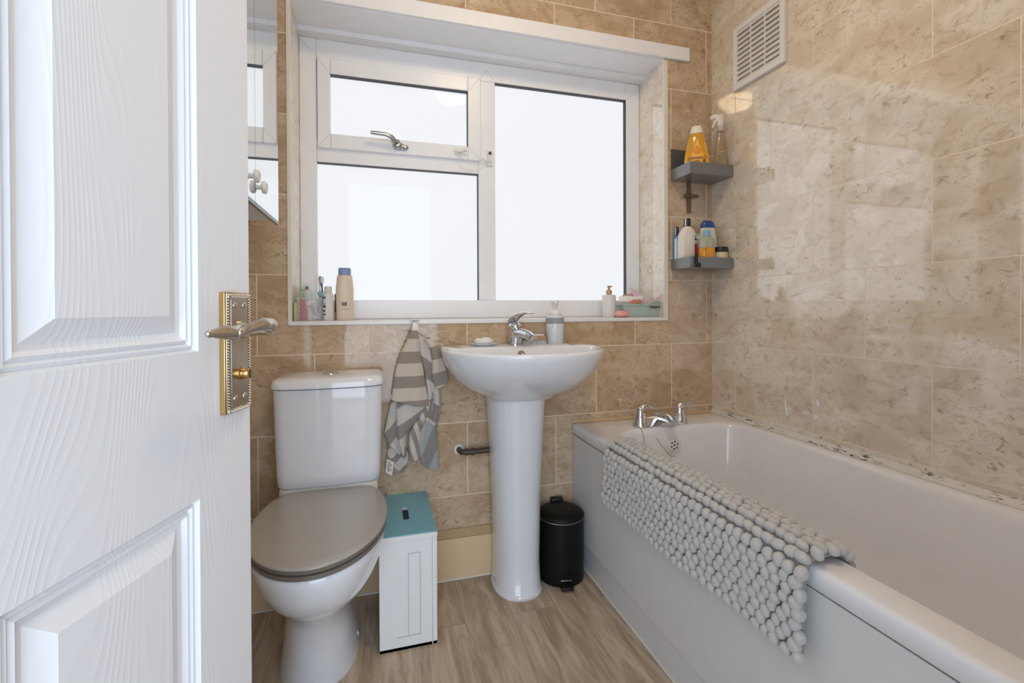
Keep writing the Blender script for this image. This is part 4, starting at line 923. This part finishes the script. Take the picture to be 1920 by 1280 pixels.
UZ = 1.531
o = empty('shampoo_bottle', 'amber baby shampoo bottle with a white cap standing in the upper corner tray', 'bottle', (1.262, 1.634, UZ), -.60); o.scale = (1.20, 1.0, 1.13)
AM = mat('amber_liquid', (236, 166, 26), .12, coat=.6, spec=.6)
P = [(0, .038, .020), (.003, .041, .0215), (.035, .0425, .0225), (.070, .040, .0215), (.110, .0335, .019), (.140, .0265, .0165), (.1565, .0215, .0145), (.158, .020, .0135)]
body('body', P[:4]+[(.085, .0377, .0207)], AM, o, p=2.3); body('upper_body', [(.0852, .0377, .0207)]+P[4:], mat('amber_clear', (214, 158, 40), .1, coat=.6), o, p=2.3)
body('cap', [(.158, .0210, .0145), (.1595, .0220, .0150), (.184, .0150, .0110), (.1855, .0135, .010)], plastic('cap_white', (236, 228, 214), .35), o, p=2.6)
def tri_label():
    b = MB(); n = 14; vs = []; fs = []
    for i in range(n+1):
        f = i/n; z = .012+.125*f; hwid = .032*(1-f**1.35)*(.92+.08*math.sin(PI*f)); k = max(j for j in range(len(P)) if P[j][0] <= z); g = (z-P[k][0])/(P[k+1][0]-P[k][0]); W_ = P[k][1]*(1-g)+P[k+1][1]*g; D_ = P[k][2]*(1-g)+P[k+1][2]*g
        for j in range(13):
            x = -hwid+2*hwid*j/12+.002; t_ = min(.995, abs(x)/W_); y = -D_*(1-t_**2.3)**(1/2.3)-.0007; vs.append((x, y, z))
    for i in range(n):
        for j in range(12): q_ = i*13+j; fs.append((q_, q_+1, q_+14, q_+13))
    b.add(vs, fs); return b.build('label', mat('label_amber', (250, 184, 66), .4), o, smooth=60)
tri_label()
b = MB(); b.ell((.001, -.0218, .092), .0125, .0012, .012); b.ell((.001, -.0207, .107), .006, .001, .0035); b.build('label_drop', mat('label_orange', (240, 142, 44), .4), o)
text('lettering', "Johnson's", o, mat('navy_print', (52, 58, 74), .5), (.001, -.0240, .0665), (PI/2, 0, 0), .0155, .0003)
text('lettering', 'baby', o, mat('navy_print', (52, 58, 74), .5), (.001, -.0240, .0555), (PI/2, 0, 0), .008, .0003)
b = MB(); b.ell((.023, -.0208, .053), .0036, .0012, .005); b.ell((.023, -.0206, .059), .0016, .001, .004); b.build('drop_mark', mat('navy_print', (52, 58, 74), .5), o)
o = empty('conditioner_bottle', 'teal bottle with a white side band behind the amber shampoo bottle', 'bottle', (1.318, 1.672, UZ), -.5); o.scale = (1, 1, 1.1)
P2 = [(0, .020, .015), (.003, .022, .017), (.115, .022, .017), (.128, .014, .012), (.130, .010, .010)]
body('body', P2, plastic('teal_bottle', (106, 142, 150), .3), o, p=2.6); patch('white_band', P2, -50, 5, .004, .114, plastic('cap_white', (236, 228, 214), .35), o, p=2.6)
body('cap', [(.130, .013, .013), (.131, .0138, .0138), (.142, .0135, .0135)], plastic('dark_cap', (92, 84, 76), .4), o)
b = MB(); b.tube([(0, 0, .142), (0, 0, .168)], [.011, .009], 14); b.tube([(.004, 0, .176), (-.010, -.004, .184), (-.026, -.008, .180)], [.009, .008, .005], 12); b.build('spout', plastic('pale_tan_plastic', (206, 182, 146), .4), o)
o = empty('spray_bottle', 'clear spray bottle with a white trigger head at the right of the upper corner tray', 'bottle', (1.3565, 1.607, UZ), -.45); o.scale = (.95, .95, 1.27)
CB = mat('clear_bottle', (186, 160, 128), .08, alpha=.45, spec=.8)
P3 = [(0, .0265, .018), (.003, .029, .020), (.03, .031, .021), (.055, .030, .020), (.075, .0265, .019), (.10, .0235, .0175), (.125, .019, .015), (.143, .0135, .0125), (.150, .0125, .0125)]
body('body', P3, CB, o, p=2.4)
body('neck', [(.148, .0135, .0135), (.149, .0142, .0142), (.166, .0135, .0135)], plastic('neck_grey', (196, 190, 182), .4), o)
b = MB(); b.loft([[(x, y*w_, z) for (x, z) in sec_ for y in (1,)] for w_, sec_ in ()] or [oval(.013, .011, .166), oval(.014, .012, .178), oval(.020, .012, .190, cx=-.006), oval(.026, .011, .198, cx=-.010), oval(.024, .008, .203, cx=-.010)]); b.tube([(-.028, 0, .194), (-.042, 0, .193)], [.008, .0065], 12); b.tube([(-.020, 0, .184), (-.026, 0, .172), (-.034, 0, .160)], [.006, .005, .003], 10); b.build('trigger_head', plastic('trigger_white', (232, 224, 212), .4), o, smooth=60)
b = MB(); b.box(-.0135, .0135, -.0225, -.0218, .078, .0788); b.box(-.0095, -.007, -.0225, -.0216, .070, .073)
for k in range(5): b.lathe([(.0015, 0), (.0015, .0006)], (.013, -.0210, .030+k*.007), 8, axis=(0, -1, 0))
b.lathe([(.0055, 0), (.0055, .0006), (.0045, .0006), (.0045, 0)], (-.004, -.0215, .026), 18, axis=(0, -1, 0), cap0=False, cap1=False)
b.build('print', mat('pale_white_print', (236, 226, 208), .5), o)
b = MB(); b.tube([(1.2075, 1.640, 1.5315), (1.2085, 1.640, 1.545), (1.212, 1.640, 1.568), (1.222, 1.641, 1.590), (1.236, 1.642, 1.600), (1.248, 1.642, 1.600)], [.0060, .0062, .0065, .0065, .0065, .005], 14)
rz_ = tag(b.build('shower_scraper', plastic('scraper_white', (214, 208, 204), .4), None), 'white curved handle standing left of the amber shampoo bottle', 'handle')

LZ = 1.1585
o = empty('shampoo_bottle', 'large white bottle with a black cap and red label in the lower corner tray', 'bottle', (1.2375, 1.662, LZ), -.05); o.scale = (1, 1, 1.1)
P4 = [(0, .040, .022), (.003, .042, .024), (.10, .0425, .024), (.130, .038, .022), (.148, .027, .017), (.157, .014, .012), (.158, .0135, .0125)]
body('body', P4, plastic('white_bottle_big', (232, 226, 220), .3), o, p=2.4)
body('neck', [(.158, .0135, .0135), (.160, .0138, .0138), (.188, .0135, .0135)], plastic('black_cap', (38, 34, 34), .35), o)
patch('cap_stripe', [(.160, .0138, .0138), (.188, .0135, .0135)], -165, -140, .160, .188, plastic('cap_white', (236, 228, 214), .35), o, n=5, nz=2)
patch('red_label', P4, -68, -18, .048, .092, mat('red_label', (190, 48, 44), .4), o, p=2.4); patch('black_label', P4, -66, -22, .106, .124, mat('black_label', (34, 32, 32), .4), o, p=2.4); patch('cream_label', P4, -66, -22, .093, .099, mat('blush_label', (228, 190, 180), .4), o, p=2.4)
text('lettering', 'TRES', o, mat('white_print', (246, 248, 250), .4), (.0285, -.0232, .115), (PI/2, 0, .18), .0135, .0003)
o = empty('body_wash_bottle', 'slim blue bottle with a navy cap at the left end of the lower corner tray', 'bottle', (1.2040, 1.6865, LZ)); o.scale = (.72, .72, 1.12)
P5 = [(0, .0145, .018), (.002, .016, .020), (.112, .016, .020), (.120, .014, .017), (.124, .0095, .0095)]
body('body', P5, plastic('mid_blue', (92, 138, 176), .3), o, p=2.8); patch('pale_side', P5, -178, -130, .004, .112, plastic('ice_blue', (206, 226, 240), .35), o, p=2.8)
body('cap', [(.124, .0105, .0105), (.126, .012, .012), (.155, .012, .012), (.157, .0105, .0105)], plastic('navy_cap', (42, 52, 84), .35), o)
patch('cap_highlight', [(.124, .012, .012), (.157, .012, .012)], -175, -150, .126, .155, plastic('ice_blue', (206, 226, 240), .35), o, n=4, nz=2)
o = empty('mint_bottle', 'pale mint bottle just visible between the large white bottle and the blue-capped bottle', 'bottle', (1.296, 1.684, LZ))
body('body', [(0, .014, .014), (.14, .014, .014), (.150, .010, .010)], plastic('mint', (172, 196, 184), .35), o, p=2.4)
o = empty('shower_gel_bottle', 'cream bottle with a deep blue cap at the back of the lower corner tray', 'bottle', (1.3385, 1.664, LZ), -.25); o.scale = (1, 1, 1.16)
P6 = [(0, .034, .016), (.003, .0365, .018), (.06, .0400, .019), (.10, .0385, .0185), (.1485, .0310, .0165)]
body('body', P6, plastic('cream_bottle', (226, 222, 204), .3), o, p=2.5)
body('cap', [(.1488, .0310, .0165), (.160, .0285, .016), (.170, .0235, .0145), (.174, .018, .012), (.1745, .01, .008)], plastic('deep_blue', (28, 76, 152), .22, coat=.4), o, p=2.6)
o = empty('baby_oil_bottle', 'small clear bottle of orange liquid with light blue cap in the lower tray', 'bottle', (1.2920, 1.6095, LZ)); o.scale = (1.0, 1, 1.18)
P7 = [(0, .030, .019), (.003, .0325, .021), (.085, .0330, .021), (.098, .0300, .019), (.106, .020, .015), (.108, .014, .012)]
body('liquid', [q for q in P7[:2]]+[(.068, .0328, .021)], mat('orange_liquid', (238, 160, 44), .15, coat=.5), o, p=2.8)
body('bottle', [(.0682, .0328, .021)]+P7[2:], mat('clear_grey', (176, 176, 158), .1, coat=.6), o, p=2.8)
body('cap', [(.108, .0125, .0115), (.109, .0132, .012), (.126, .0130, .012), (.129, .0115, .0105)], plastic('sky_cap', (134, 190, 212), .35), o, p=2.6)
text('lettering', 'OT', o, mat('orange_print', (110, 76, 30), .5), (-.0235, -.0185, .062), (PI/2, 0, -.45), .010, .0003)
o = empty('cream_pot', 'small round pot with a black lid at the right end of the lower corner tray', 'pot', (1.3605, 1.612, LZ)); o.scale = (1, 1, 1.3)
P8 = [(0, .0265, .0265), (.002, .028, .028), (.048, .028, .028), (.050, .0265, .0265)]
body('body', P8, plastic('pot_white', (214, 206, 184), .35), o); body('lid', [(.0502, .0285, .0285), (.0515, .0295, .0295), (.064, .0295, .0295), (.066, .027, .027)], plastic('black_cap', (38, 34, 34), .35), o)
patch('yellow_label', P8, -92, -55, .018, .046, mat('yellow_label', (232, 192, 84), .4), o)
